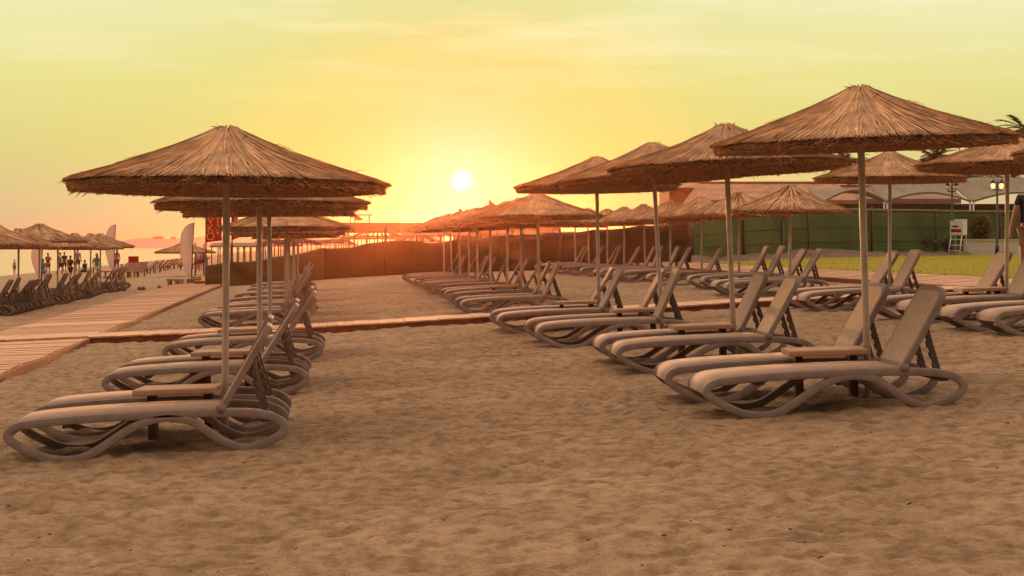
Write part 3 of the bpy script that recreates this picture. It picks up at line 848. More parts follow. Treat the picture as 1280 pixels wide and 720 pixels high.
# palms
def make_palm(H, seed, nf=22, fl=2.3):
    rnd = random.Random(seed); r = empty('palm_tree', (0,0,0))
    b = MB(); b.tube([(0.15*math.sin(t*3), 0, H*t) for t in [k/8 for k in range(9)]], 0.17, 10, [1.3]+[1]*7+[1.2]); b.build('trunk', M['bark'], r, True)
    b = MB(); top = Vector((0.15*math.sin(3), 0, H))
    for k in range(nf):
        a = 2*math.pi*k/nf*1.0+rnd.uniform(-.2, .2); up = rnd.uniform(-.1, 1.05); l = fl*rnd.uniform(.75, 1.1)
        pts = []
        for q in range(8):
            t = q/7
            pts.append(top+Vector((math.cos(a)*l*t*(1-.25*up*t), math.sin(a)*l*t*(1-.25*up*t), l*(up*t*.95-.50*t*t))))
        b.tube(pts, 0.02, 4, [1-.8*q/7 for q in range(8)])
        for q in range(26):
            t = 0.12+0.86*q/25; f = t*7; i = min(6, int(f)); p = pts[i].lerp(pts[i+1], f-i)
            tan = (pts[i+1]-pts[i]).normalized(); sd = tan.cross(Vector((0,0,1))).normalized()
            for s in (-1, 1):
                ll = 0.52*math.sin(math.pi*min(1, t*.85+.12))*rnd.uniform(.8, 1.1)*fl/2.3
                e = p+sd*s*ll*.8+tan*ll*.55-Vector((0, 0, ll*rnd.uniform(.0, .25)))
                wv = tan*0.055
                b.add([p-wv, p+wv, e], [(0, 1, 2)])
    b.build('crown', M['frond'], r)
    return r
def palm(px, d, ytop, label, seed, fl=2.2):
    x = xat(px, d); z0 = zg(x, d); H = zat(ytop, d)-z0
    r = make_palm(H, seed, 34, fl); r.location = (x, d, z0); tag(r, label, 'palm tree', 'palms behind the pavilions')
palm(1060, 118, 205, 'palm tree behind the tan pavilion roof, left of the nearest parasol pole gap', 1, 2.0)
palm(1096, 124, 207, 'smaller palm tree directly behind the nearest middle parasol pole', 5, 1.5)
palm(1168, 122, 198, 'palm tree between the two lawn row parasols', 2, 2.2)
palm(1281, 100, 163, 'tall palm tree at the right edge above the lawn parasols', 3, 2.4)

# ------------------------------------------------------------------ people (one skinned surface each)
def skin_mesh(name, joints, edges, material, sub=1):
    names = list(joints); idx = {n: i for i, n in enumerate(names)}
    me = bpy.data.meshes.new(name); me.from_pydata([joints[n][0] for n in names], [(idx[a], idx[b]) for a, b in edges], []); me.update()
    o = bpy.data.objects.new('tmp', me); COL.objects.link(o)
    o.modifiers.new('s', 'SKIN')
    if not me.skin_vertices: me.skin_vertices.new() if hasattr(me.skin_vertices, 'new') else None
    sv = me.skin_vertices[0].data
    for n in names:
        r = joints[n][1]; sv[idx[n]].radius = r if isinstance(r, tuple) else (r, r)
    sv[0].use_root = True
    if sub:
        m = o.modifiers.new('u', 'SUBSURF'); m.levels = sub; m.render_levels = sub
    dg = bpy.context.evaluated_depsgraph_get(); dg.update()
    out = bpy.data.meshes.new_from_object(o.evaluated_get(dg)); out.name = name
    out.materials.clear(); out.materials.append(material)
    out.polygons.foreach_set('use_smooth', [True]*len(out.polygons))
    bpy.data.objects.remove(o); bpy.data.meshes.remove(me)
    return out
J0 = {'pelvis': ((0,0,.95), (.15,.115)), 'spine': ((0,.01,1.14), (.135,.10)), 'chest': ((0,.01,1.34), (.165,.115)), 'neck': ((0,.005,1.50), .055), 'jaw': ((0,-.02,1.585), (.068,.078)), 'head': ((0,-.012,1.68), (.078,.095)), 'crown': ((0,-.005,1.74), (.055,.065)),
      'shL': ((.18,.01,1.425), .062), 'elL': ((.235,.03,1.14), .043), 'wrL': ((.25,-.04,.90), .029), 'haL': ((.25,-.07,.80), (.03,.036)),
      'shR': ((-.18,.01,1.425), .062), 'elR': ((-.235,.03,1.14), .043), 'wrR': ((-.25,-.04,.90), .029), 'haR': ((-.25,-.07,.80), (.03,.036)),
      'hiL': ((.095,0,.88), .092), 'knL': ((.105,-.015,.50), .06), 'anL': ((.105,.02,.085), .042), 'toL': ((.115,-.14,.035), (.04,.03)),
      'hiR': ((-.095,0,.88), .092), 'knR': ((-.105,-.015,.50), .06), 'anR': ((-.105,.02,.085), .042), 'toR': ((-.115,-.14,.035), (.04,.03))}
E0 = [('pelvis','spine'),('spine','chest'),('chest','neck'),('neck','jaw'),('jaw','head'),('head','crown'),('chest','shL'),('shL','elL'),('elL','wrL'),('wrL','haL'),('chest','shR'),('shR','elR'),('elR','wrR'),('wrR','haR'),
      ('pelvis','hiL'),('hiL','knL'),('knL','anL'),('anL','toL'),('pelvis','hiR'),('hiR','knR'),('knR','anR'),('anR','toR')]
SIT = {'hiL': (.10,-.03,.90), 'knL': (.13,-.42,.86), 'anL': (.13,-.50,.47), 'toL': (.13,-.64,.43), 'hiR': (-.10,-.03,.90), 'knR': (-.13,-.42,.86), 'anR': (-.13,-.50,.47), 'toR': (-.13,-.64,.43),
       'elL': (.24,-.06,1.16), 'wrL': (.16,-.28,1.02), 'haL': (.13,-.36,1.0), 'elR': (-.24,-.06,1.16), 'wrR': (-.16,-.28,1.02), 'haR': (-.13,-.36,1.0)}
PHONE = {'elR': (-.24,-.14,1.22), 'wrR': (-.16,-.36,1.38), 'haR': (-.15,-.42,1.46), 'elL': (.24,-.12,1.20), 'wrL': (.10,-.34,1.30), 'haL': (.04,-.40,1.36)}
WALK = {'knL': (.10,-.16,.52), 'anL': (.10,-.12,.10), 'toL': (.11,-.28,.05), 'knR': (-.10,.06,.50), 'anR': (-.10,.30,.12), 'toR': (-.10,.18,.04), 'elR': (-.23,-.07,1.15), 'wrR': (-.22,-.24,.97), 'haR': (-.21,-.31,.90)}
def person(x, y, z, h, rz, label, top, bottom, pose=None, hair='hair', longhair=False, dress=False, legs=0.0, fingers=False, sleeve=True, bulk=1.0):
    J = dict(J0)
    for k, p in (pose or {}).items(): J[k] = (p, J0[k][1])
    E = list(E0)
    if fingers:
        for s, sg in (('L', 1), ('R', -1)):
            w = Vector(J['wr'+s][0]); hd = Vector(J['ha'+s][0]); ax = (hd-w).normalized()
            J['ha'+s] = (tuple(hd), (.016, .036))
            fw = Vector((0, -1, 0)); fw = (fw-ax*fw.dot(ax)).normalized(); inn = Vector((-sg*1.0, 0, 0))
            for q, (off, ln) in enumerate(((.027, .078), (.009, .088), (-.009, .082), (-.027, .066))):
                prev = 'ha'+s
                for seg in range(3):
                    t = (seg+1)/3
                    nm = 'f%s%d%d' % (s, q, seg)
                    p = hd+ax*(.02+ln*t*(1-.15*t))+fw*off+inn*(.035*t*t)
                    J[nm] = (tuple(p), .0088-.001*seg); E.append((prev, nm)); prev = nm
            p1 = w+ax*.035+fw*.036; p2 = w+ax*.07+fw*.058+inn*.015; p3 = w+ax*.10+fw*.062+inn*.03
            J['t1'+s] = (tuple(p1), .013); J['t2'+s] = (tuple(p2), .0105); J['t3'+s] = (tuple(p3), .009)
            E += [('wr'+s, 't1'+s), ('t1'+s, 't2'+s), ('t2'+s, 't3'+s)]
    body = link('person', skin_mesh('person', J, E, M['skin'], 2 if fingers else 1))
    body.location = (x, y, z); body.rotation_euler = (0, 0, R(rz)); k = h/1.76; body.scale = (k, k, k)
    def part(nm, keys, edges, m, grow):
        jj = {q: (J[q][0] if q in J else q, 0) for q in ()}
        for q, p, r in keys: jj[q] = (p, r)
        link(nm, skin_mesh(nm, jj, edges, m, 1), body)
    g = lambda n: J[n][0]
    mid = lambda a, b, t: tuple(Vector(g(a)).lerp(Vector(g(b)), t))
    slv = 0.55 if sleeve else 0.18
    low = (0, .01, .93) if not dress else (0, 0.0, .66)
    keys = [('c', g('chest'), (.185*bulk,.135)), ('s', g('spine'), (.155*bulk,.12*bulk)), ('p', low, (.17*bulk,.135*bulk) if not dress else (.21,.17)), ('n', (0,.01,1.455), (.10,.075)),
            ('a', g('shL'), .078), ('b', mid('shL','elL',slv), .066), ('d', g('shR'), .078), ('e', mid('shR','elR',slv), .066)]
    part('shirt' if not dress else 'dress', keys, [('c','s'),('s','p'),('c','n'),('c','a'),('a','b'),('c','d'),('d','e')], top, 0)
    if bottom is not None:
        lt = 0.75 if not legs else legs
        keys = [('p', (0, 0, .96), (.168,.13)), ('l', g('hiL'), .112), ('m', mid('hiL','knL',lt), .088), ('r', g('hiR'), .112), ('q', mid('hiR','knR',lt), .088)]
        ed = [('p','l'),('l','m'),('p','r'),('r','q')]
        part('shorts', keys, ed, bottom, 0)
    c = Vector(g('head')); b = MB(); prof = []
    for i in range(7):
        a = R(-18+108*i/6); prof.append((max(.002, .088*math.cos(a)), .098*math.sin(a)))
    b.lathe(prof, 14, (c.x, c.y+.012, c.z+.012))
    if longhair: b.sweep([c+Vector((0,.06,.04)), c+Vector((0,.10,-.10)), c+Vector((0,.11,-.26)), c+Vector((0,.10,-.38))], rrect(.17,.07,.03,3), False, Vector((1,0,0)))
    b.build('hair', M[hair], body, True)
    tag(body, label, 'person', None)
    return body
def who(px, d, ytop, yfoot, rz, label, top, bottom, ground=True, **k):
    x = xat(px, d); z = zg(x, d)-0.01
    if not ground: z = zat(yfoot, d)
    h = (yfoot-ytop)/FPX*d
    return person(x, d, z, h, rz, label, top, bottom, **k)
c_white, c_blue, c_red = cloth('white', (.6,.5,.47)), cloth('blue', (.08,.26,.36)), cloth('red', (.4,.02,.03))
c_tan, c_dark, c_lilac, c_teal = cloth('tan', (.36,.25,.16)), cloth('dark', (.025,.018,.02)), cloth('lilac', (.42,.24,.34)), cloth('teal', (.16,.30,.27))
c_yel, c_purp, c_navy = cloth('yellow', (.6,.45,.03)), cloth('purple', (.16,.06,.14)), cloth('navy', (.03,.03,.06))
who(18, 132, 323.5, 342.5, 150, 'child in white top and red shorts standing at the water edge', c_white, c_red)
who(54, 84, 322.5, 352, 175, 'person in a light blue top and shorts standing behind the seaside loungers', c_blue, c_blue)
who(60, 112, 316.5, 345, 40, 'person in red shorts holding a phone up beside the water', c_red, c_red, pose=PHONE, sleeve=False)
who(75, 115, 318, 346, 100, 'person in a tan shirt standing behind a seaside parasol pole', c_tan, c_dark, pose=WALK)
who(80.5, 128, 315.5, 341, 200, 'slim person in dark clothes standing by the sea', c_dark, c_dark, legs=.95)
who(88, 88, 320.5, 351, 160, 'person in black clothes standing in front of the bathers', c_dark, c_dark, legs=1.0, pose=WALK)
who(97, 122, 311, 341, 180, 'person in a lilac shirt and dark shorts facing the sea', c_lilac, c_dark)
who(106, 104, 325, 353, 250, 'person in a dark top sitting on the sand by the water', c_dark, c_navy, pose=SIT, ground=False)
who(121, 92, 317, 352, 205, 'long haired woman in a teal top sitting near the feather flag', c_teal, c_white, pose=SIT, longhair=True, hair='redhair', ground=False)
who(146, 118, 316, 344, 215, 'auburn haired woman in lilac top and purple trousers beside the feather flag', c_lilac, c_purp, longhair=True, hair='redhair', legs=1.0)
who(152, 105, 330.5, 355, 190, 'child in a yellow shirt sitting among brown sunbeds', c_yel, c_navy, pose=SIT, ground=False)
who(196, 130, 326, 352, 180, 'person in a pale top sitting on a brown sunbed facing the sea', c_white, c_tan, pose=SIT, ground=False)
who(247.5, 100, 317, 344, 190, 'person in a white shirt standing under the olive parasol, nearer the flag', c_white, c_red)
who(253, 103, 317, 344, 160, 'person in a lilac shirt standing under the olive parasol by the screen', c_lilac, c_dark)
x = xat(1288.0, 26.0); person(x, 26.0, zg(x, 26.0)+0.09, 1.78, 185, 'person in a black shirt standing on the path at the right edge', c_dark, cloth('khaki', (.30,.20,.13)),
       pose={'elL': (.265,.02,1.15), 'wrL': (.295,-.05,.93), 'haL': (.30,-.07,.845), 'elR': (-.265,.02,1.15), 'wrR': (-.295,-.05,.93), 'haR': (-.30,-.07,.845)}, fingers=True, bulk=1.22)

# ------------------------------------------------------------------ left background
def feather(px, d, ytop, label, base=True, w=0.48, flip=1):
    x = xat(px, d); z0 = zg(x, d); H = zat(ytop, d)-z0; r = empty('feather_flag', (x, d, z0), (0, 0, R(8)))
    b = MB(); b.tube([(flip*.31, 0, 0), (flip*.35, 0, H*.5), (flip*.39, 0, H*.85), (flip*.41, 0, H)], 0.022, 8); b.build('pole', M['iron'], r, True)
    # curved sail: straight mast edge, rounded shoulder, wavy fly
    mb = MB(); ny, nx = 30, 8
    for j in range(ny):
        t = j/(ny-1); z = 0.18*H+0.82*H*t
        k = 1.0
        if t < 0.4: k = 0.30+0.70*(t/.4)**.7
        fl = -flip*w*k
        if t > 0.74:
            q = (t-.74)/.26; fl = -flip*w*(math.sqrt(max(0, 1-q*q))*.9+.1*(1-q))
        xm = flip*(.31+.10*t)
        for i in range(nx):
            s = i/(nx-1)
            mb.v.append((xm+fl*s, 0.05*math.sin(6*t+3*s), z))
    for j in range(ny-1):
        for i in range(nx-1):
            a = j*nx+i; mb.f.append((a, a+1, a+nx+1, a+nx))
    o = mb.build('sail', M['flagcloth'], r, True); md = o.modifiers.new('t', 'SOLIDIFY'); md.thickness = 0.006
    b = MB(); b.box((flip*.15, 0, .06), (0.75, 0.45, 0.14)); b.build('base', M['concrete'], r)
    tag(r, label, 'flag', 'white feather flags by the water')
feather(229, 62, 278, 'white feather flag standing beside the concrete block at the boardwalk end')
feather(135, 88, 280, 'white feather flag behind the farthest seaside parasols', w=0.5)
feather(43, 76, 289, 'white feather flag behind the seaside row among the bathers', w=0.5)

def text_mesh(ch, size, m):
    cu = bpy.data.curves.new('letter', 'FONT'); cu.body = ch; cu.size = size; cu.extrude = 0.006; cu.align_x = 'CENTER'
    o = bpy.data.objects.new('tmp', cu); COL.objects.link(o)
    dg = bpy.context.evaluated_depsgraph_get(); dg.update()
    me = bpy.data.meshes.new_from_object(o.evaluated_get(dg)); me.materials.clear(); me.materials.append(m)
    bpy.data.objects.remove(o); return me
def banner(px, d, ytop, ybot, w, label, letters):
    x = xat(px, d); z0 = zg(x, d); r = empty('banner_flag', (x, d, z0)); zt, zb = zat(ytop, d)-z0, zat(ybot, d)-z0
    b = MB(); b.tube([(0,0,0),(0,0,zt+.1)], 0.035, 8); b.build('pole', M['post'], r, True)
    mb = MB(); ny, nx = 14, 10
    for j in range(ny):
        t = j/(ny-1)
        for i in range(nx):
            s = i/(nx-1); mb.v.append((0.03+w*s, -.04*math.sin(5*s+2*t)-.03*s, zb+(zt-zb)*t+0.08*s*(1-t)))
    for j in range(ny-1):
        for i in range(nx-1):
            a = j*nx+i; mb.f.append((a, a+1, a+nx+1, a+nx))
    c = mb.build('cloth', M['redcloth'], r, True); md = c.modifiers.new('t', 'SOLIDIFY'); md.thickness = 0.008
    for k, ch in enumerate(letters):
        l = link('lettering', text_mesh(ch, 0.50, M['yellow']), c); l.location = (0.22, -0.10, zb+0.10+0.36*k); l.rotation_euler = (R(90), 0, 0)
    b = MB()
    for k in range(6):
        b.box((w*.80, -.085, zb+.42+.13*k), (0.07, 0.01, 0.08))
    b.build('small_print', M['palewhite'], c)
    tag(r, label, 'banner', 'red banners beyond the boardwalk row')
banner(257.5, 72, 255, 303, 0.68, 'tall red banner with large amber letters by the olive screen', ['O', 'K', 'V', 'A'])
banner(290, 74, 256, 300, 0.24, 'narrow red banner behind the first boardwalk row parasol', [])

# waterside sunbeds
def make_sunbed():
    r = empty('timber_sunbed', (0,0,0))
    b = MB(); b.box((-.25, 0, .34), (1.35, .66, .06)); b.build('seat', M['sunbed'], r)
    b = MB(); b.box((0, 0, 0), (.72, .66, .06)); o = b.build('backrest', M['sunbed'], r, False, (.66, 0, .57)); o.rotation_euler = (0, -R(42), 0)
    for sx in (-.85, .38):
        for sy in (-.28, .28):
            b = MB(); b.box((sx, sy, .16), (.07, .07, .34)); b.build('leg', M['sunbed'], r)
    return r
SB = make_sunbed(); ST = tree_of(SB)
beds = [(143, 92, 20), (150, 90, 60), (163, 87, 85), (172, 89, 88), (178, 98, 30), (186, 102, 25), (193, 106, 20), (199, 110, 25), (205, 114, 30), (211, 119, 20), (217, 124, 25), (223, 129, 30), (240, 112, 60), (246, 116, 50)]
for i, (px, d, rz) in enumerate(beds):
    t = ST if i == 0 else copy_tree(ST)
    x = xat(px, d); t[0].location = (x, d, zg(x, d)-.02); t[0].rotation_euler = (0, 0, R(rz))
    tag(t[0], 'brown timber sunbed by the water, %s from the seaside row towards the olive screen' % ORD[i], 'sunbed', 'brown sunbeds along the water')
# olive parasol and a red-backed chair
d = 84.0; x = xat(231, d); r = empty('olive_parasol', (x, d, zg(x, d)))
b = MB(); b.tube([(.55,0,0),(.55,0,1.75)], .035, 8); b.build('pole', M['post'], r, True)
b = MB(); b.tube([(.95,0.3,0),(.95,0.3,1.7)], .035, 8); b.build('pole', M['post'], r, True)
cm = link('thatch_canopy', FARTHATCH[1][0], r); cm.location = (0, 0, 1.82); cm.scale = (1.35, 1.35, 1.15)
cs = link('straw_cover', FARTHATCH[1][1], cm)
tag(r, 'low wide weathered straw parasol behind the white feather flag', 'beach parasol')
d = 95.0; x = xat(167, d); r = empty('beach_chair', (x, d, zg(x, d)), (0, 0, R(15)))
b = MB(); b.box((0, 0, .42), (.6, .55, .06)); b.build('seat', M['redcloth'], r)
b = MB(); b.box((0, .30, .78), (.6, .06, .70)); b.build('backrest', M['redcloth'], r)
for sx in (-.27, .27):
    for sy in (-.24, .26):
        b = MB(); b.tube([(sx, sy, 0), (sx, sy, .42)], .02, 6); b.build('leg', M['white'], r)
tag(r, 'red fabric beach chair standing among the brown sunbeds', 'chair')
d = 100.0; x = xat(192, d); r = empty('white_table', (x, d, zg(x, d)))
b = MB(); b.box((0, 0, .70), (.55, .55, .05)); b.build('tabletop', M['white'], r)
for sx in (-.22, .22):
    for sy in (-.22, .22):
        b = MB(); b.tube([(sx, sy, 0), (sx, sy, .68)], .025, 6); b.build('leg', M['white'], r)
tag(r, 'small white table in front of the brown sunbeds', 'table')
# concrete block bench, toys and stones near the boardwalk end
d = 61.0; x = xat(219.5, d); r = empty('concrete_bench', (x, d, zg(x, d)))
b = MB(); b.box((0, 0, .26), (.62, .4, .07)); b.build('seat', M['concrete'], r)
for sx in (-.22, .05, .24):
    b = MB(); b.box((sx, 0, .11), (.10, .36, .24)); b.build('support', M['concrete'], r)
tag(r, 'low concrete block bench at the foot of the white feather flag', 'bench')
def crate(px, d, s, m, label, cat):
    x = xat(px, d); r = empty('beach_crate', (x, d, zg(x, d)), (0, 0, R(20)))
    b = MB()
    for (cx, cy, sx, sy) in ((0, -s[1]/2, s[0], .025), (0, s[1]/2, s[0], .025), (-s[0]/2, 0, .025, s[1]-.03), (s[0]/2, 0, .025, s[1]-.03)):
        b.box((cx, cy, s[2]/2), (sx, sy, s[2]))
    b.build('side', m, r)
    b = MB(); b.box((0, 0, .02), (s[0]-.03, s[1]-.03, .03)); b.build('base', m, r)
    b = MB(); b.box((0, 0, s[2]+.012), (s[0]+.04, s[1]+.04, .022)); b.build('lid', M['table'], r)
    tag(r, label, cat, None)
crate(241, 61.5, (.42, .3, .26), M['sunbed'], 'brown crate beside the concrete bench at the boardwalk end', 'crate')
crate(250, 60.5, (.36, .28, .18), M['redcloth'], 'red crate with a pale lid beside the olive screen', 'crate')
crate(245.5, 63.0, (.30, .3, .30), cloth('green', (.1,.2,.06)), 'green crate between the brown and red crates', 'crate')
rnd = random.Random(77)
for i, (px, d, w) in enumerate(((155.5, 57.5, 'nearest the seaside loungers'), (174.5, 58.0, 'second from the seaside loungers'), (179.5, 58.2, 'third from the seaside loungers'), (199, 58.6, 'nearest the concrete bench'))):
    b = MB(); prof = [(0.001, .0), (.06, .0), (.085, .05), (.07, .10), (.03, .13), (.001, .135)]
    b.lathe(prof, 9); b.v = [tuple(Vector(v)*(1+.25*mn.noise(Vector(v)*14+Vector((i, 0, 0))))) for v in b.v]
    x = xat(px, d); o = b.build('beach_stone', M['rock'], None, True, (x, d, zg(x, d)-.01)); tag(o, 'dark stone on the sand edge, ' + w, 'stone', 'stones lining the sand')

# ------------------------------------------------------------------ centre background beyond the brown screen
def make_slatted(seed):
    rnd = random.Random(seed); r = empty('slatted_parasol', (0,0,0))
    b = MB(); b.tube([(0,0,0),(0,0,2.2)], .04, 8); b.build('pole', M['thatch_dark'], r, True)
    b = MB()
    for k in range(30):
        a = 2*math.pi*k/30
        b.tube([(.05*math.cos(a), .05*math.sin(a), 2.25), (.75*math.cos(a), .75*math.sin(a), 2.14), (1.35*math.cos(a), 1.35*math.sin(a), 1.86)], .028, 4)
    for q, (rr, zz) in enumerate(((.45, 2.20), (.9, 2.09), (1.32, 1.87))):
        b.tube([(rr*math.cos(2*math.pi*k/24), rr*math.sin(2*math.pi*k/24), zz) for k in range(25)], .022, 4)
    b.build('slat_canopy', M['thatch_dark'], r)
    return r
SL = make_slatted(1); SLT = tree_of(SL)
for i, (px, d, yt, w) in enumerate(((472, 84, 286, 'right of the red flag'), (372, 88, 297, 'beyond the boardwalk row poles'), (348, 92, 299, 'nearest the red banners'), (521, 92, 293, 'behind the tall screen post'),
                                  (420, 96, 298, 'left of the red flag'))):
    t = SLT if i == 0 else copy_tree(SLT)
    x = xat(px, d); z0 = zg(x, d); t[0].location = (x, d, zat(yt, d)-2.27)
    t[0].scale = (1, 1, 1)
    tag(t[0], 'open slatted parasol beyond the windbreak, ' + w, 'parasol', 'slatted parasols beyond the windbreak')
def pergola(px0, px1, d, yt, np_, label, mroof='thatch_dark'):
    x0, x1 = xat(px0, d), xat(px1, d); w = x1-x0; xc = (x0+x1)/2; z0 = zg(xc, d); r = empty('beach_pergola', (xc, d, z0)); H = zat(yt, d)-z0
    b = MB(); v = [(-w/2,0,H-.2),(w/2,0,H-.2),(w/2,1.6,H),(-w/2,1.6,H),(w/2,3.2,H-.2),(-w/2,3.2,H-.2)]
    b.add(v+[(p[0], p[1], p[2]-.10) for p in v], [(0,1,2,3),(3,2,4,5),(7,6,9,8),(8,9,11,10),(0,6,7,1),(5,4,10,11),(1,7,8,2),(2,8,10,4),(0,3,9,6),(3,5,11,9)])
    b.build('roof', M[mroof], r)
    for k in range(np_):
        for yy_ in (0.15, 3.05):
            b = MB(); b.tube([(-w/2+.1+(w-.2)*k/(np_-1), yy_, 0), (-w/2+.1+(w-.2)*k/(np_-1), yy_, H-.25)], .04, 6); b.build('post', M['thatch_dark'], r, True)
    tag(r, label, 'pergola', 'beach pergolas beyond the windbreak')
pergola(500, 600, 104, 290, 9, 'straw roofed pergola right of the tall screen post beyond the windbreak', 'strawcore')
pergola(610, 720, 100, 289, 9, 'straw roofed pergola behind the far middle row parasols', 'strawcore')
pergola(262, 322, 100, 303, 8, 'pale roofed pergola on thin posts below the red banners', 'awning')
pergola(318, 425, 108, 299, 10, 'brown roofed pergola behind the boardwalk row poles', 'thatch_dark')
pergola(425, 500, 116, 294, 8, 'brown roofed pergola under the slatted parasol', 'thatch_dark')
# straw parasols of the neighbouring beach, seen over the brown screen
for i, (px, d, w) in enumerate(((545, 70, 'first right of the tall screen post'), (575, 73, 'second right of the tall screen post'), (602, 76, 'third right of the tall screen post'), (640, 71, 'behind the middle row poles'),
                              (690, 69, 'left of the lawn row end'), (735, 68, 'behind the end of the lawn row'))):
    x = xat(px, d); parasol(x, d, 'far straw parasol beyond the brown windbreak, ' + w, 'straw parasols beyond the windbreak', (rnd.uniform(-1, 1), 0), rnd.uniform(0, 6), zoff=0.0)
# club building with red fascia
d = 150.0; x0, x1 = xat(425, d), xat(700, d); xc = (x0+x1)/2; w = x1-x0; z0 = zg(xc, d); r = empty('club_building', (xc, d, z0)); H = zat(278.5, d)-z0
b = MB(); b.box((w*.25, 6, (H-.9)/2), (w*.47, 10, H-.9)); b.build('wall', M['plaster'], r)
b = MB(); b.box((0, 5.5, H-.45), (w, 12.4, .9)); b.build('roof', M['orangeroof'], r)
b = MB(); b.box((-w*.36, -.78, H-.46), (w*.27, .10, .94)); b.build('fascia', M['roofred'], r)
for k in range(12):
    b = MB(); b.box((-w*.46+w*.92*k/11, -.5, (H-.92)/2), (.20, .20, H-.92)); b.build('column', M['plaster'], r)
for k in range(9):
    b = MB(); b.box((w*.04+w*.42*k/8, .98, H*.42), (1.2, .06, H*.45)); b.build('window', M['iron'], r)
b = MB()
for sx in (0, 1.25): b.box((-w*.5+.9+sx*1.4, 1, H+.35), (.12, .12, .75))
b.box((-w*.5+1.8, 1, H+.75), (2.3, .5, .12)); b.build('roof_frame', M['white'], r)
tag(r, 'long low beach club building with salmon roof and red fascia at the centre', 'building')
def pennant(px, d, ytop, hf, label):
    x = xat(px, d); z0 = zg(x, d); H = zat(ytop, d)-z0; r = empty('red_pennant', (x, d, z0))
    b = MB(); b.tube([(0,0,0),(0,0,H)], .035, 6); b.build('pole', M['post'], r, True)
    b = MB(); s = hf*d/FPX
    vs = [(.03, -.02, H-.02), (.03, -.02, H-s), (s*1.15, .05, H-s*.95), (s*.5, .03, H-s*.42)]
    b.add(vs, [(0, 1, 2, 3)]); o = b.build('cloth', M['redcloth'], r); md = o.modifiers.new('t', 'SOLIDIFY'); md.thickness = .01
    tag(r, label, 'flag', 'red flags on the club beach')
pennant(443.5, 110, 266, 9.5, 'small red flag on a pole left of the club building')
pennant(611.5, 90, 249.5, 8, 'small dark red flag above the far middle row parasols')
pennant(574, 92, 260, 5, 'thin pole with a tiny red flag directly below the sun')
# moored ship far behind the club
d = 430.0; x = xat(521, d); r = empty('passenger_ship', (x, d, EYE-2.5)); k = d/FPX
hull = MB()
L2 = 27*k; hull.add([(-L2,-2,-1),(L2*.92,-2,-1),(L2*.92,2,-1),(-L2,2,-1),(-L2*1.03,-2.4,22*k),(L2*1.12,0,22*k),(L2*1.0,2.4,22*k),(-L2*1.03,2.4,22*k)], [(0,1,5,4),(1,2,6,5),(2,3,7,6),(3,0,4,7),(4,5,6,7),(0,3,2,1)])
hull.build('hull', M['white'], r)
b = MB(); b.box((-.05*L2, 0, 25.2*k), (L2*1.5, 3.4, 6*k)); b.box((.1*L2, 0, 29*k), (L2*1.0, 3, 2.2*k)); b.build('superstructure', M['white'], r)
b = MB(); b.box((-.78*L2, 0, 31*k), (3.5*k, 2, 8*k)); b.build('funnel', M['white'], r)
b = MB(); b.box((.12*L2, 0, 32.5*k), (3*k, 1.6, 5.5*k)); b.tube([(.16*L2, 0, 33*k), (.16*L2, 0, 41*k)], .35*k, 6); b.tube([(-.86*L2, 0, 30*k), (-.86*L2, 0, 44*k)], .35*k, 6); b.build('mast', M['iron'], r)
tag(r, 'pale passenger ship on the hazy horizon below the sun', 'ship')

# ------------------------------------------------------------------ air
mb = MB(); mb.box((0, 1300, -1.5), (5200, 2700, 24))
HZ = bpy.data.materials.new('evening_haze'); HZ.use_nodes = True
nt = HZ.node_tree; nt.nodes.clear()
ou = nt.nodes.new('ShaderNodeOutputMaterial'); pv = nt.nodes.new('ShaderNodeVolumePrincipled')
pv.inputs['Color'].default_value = (0.99, 0.40, 0.25, 1); pv.inputs['Density'].default_value = 0.00027; pv.inputs['Anisotropy'].default_value = 0.93
nt.links.new(pv.outputs['Volume'], ou.inputs['Volume'])
hz = mb.build('haze', HZ); tag(hz, kind='stuff')
hz['label'] = 'warm evening haze lying over the beach and sea'; hz['category'] = 'haze'

# ------------------------------------------------------------------ sky and sun
SDIR = Vector(((577-640)/FPX, 1.0, (305-226)/FPX)).normalized()
W = bpy.data.worlds.new('World'); SC.world = W; W.use_nodes = True
nt = W.node_tree; N = nt.nodes; L = nt.links
bg = N['Background']; out = N['World Output']
tc = N.new('ShaderNodeTexCoord'); sp = N.new('ShaderNodeSeparateXYZ'); L.new(tc.outputs['Generated'], sp.inputs[0])
rp = N.new('ShaderNodeValToRGB'); cr = rp.color_ramp
stops = [(0.0, (0.50, 0.40, 0.28)), (0.02, (0.56, 0.48, 0.29)), (0.06, (0.64, 0.61, 0.235)), (0.10, (0.75, 0.72, 0.28)), (0.15, (0.84, 0.82, 0.47)), (0.30, (1.05, 0.84, 0.55)), (0.6, (1.52, 1.10, 0.83)), (1.0, (1.72, 1.22, 0.94))]
cr.elements[0].position, cr.elements[0].color = stops[0][0], (*stops[0][1], 1)
cr.elements[1].position, cr.elements[1].color = stops[-1][0], (*stops[-1][1], 1)
for p, c in stops[1:-1]:
    e = cr.elements.new(p); e.color = (*c, 1)
L.new(sp.outputs['Z'], rp.inputs['Fac'])
dt = N.new('ShaderNodeVectorMath'); dt.operation = 'DOT_PRODUCT'; L.new(tc.outputs['Generated'], dt.inputs[0]); dt.inputs[1].default_value = SDIR
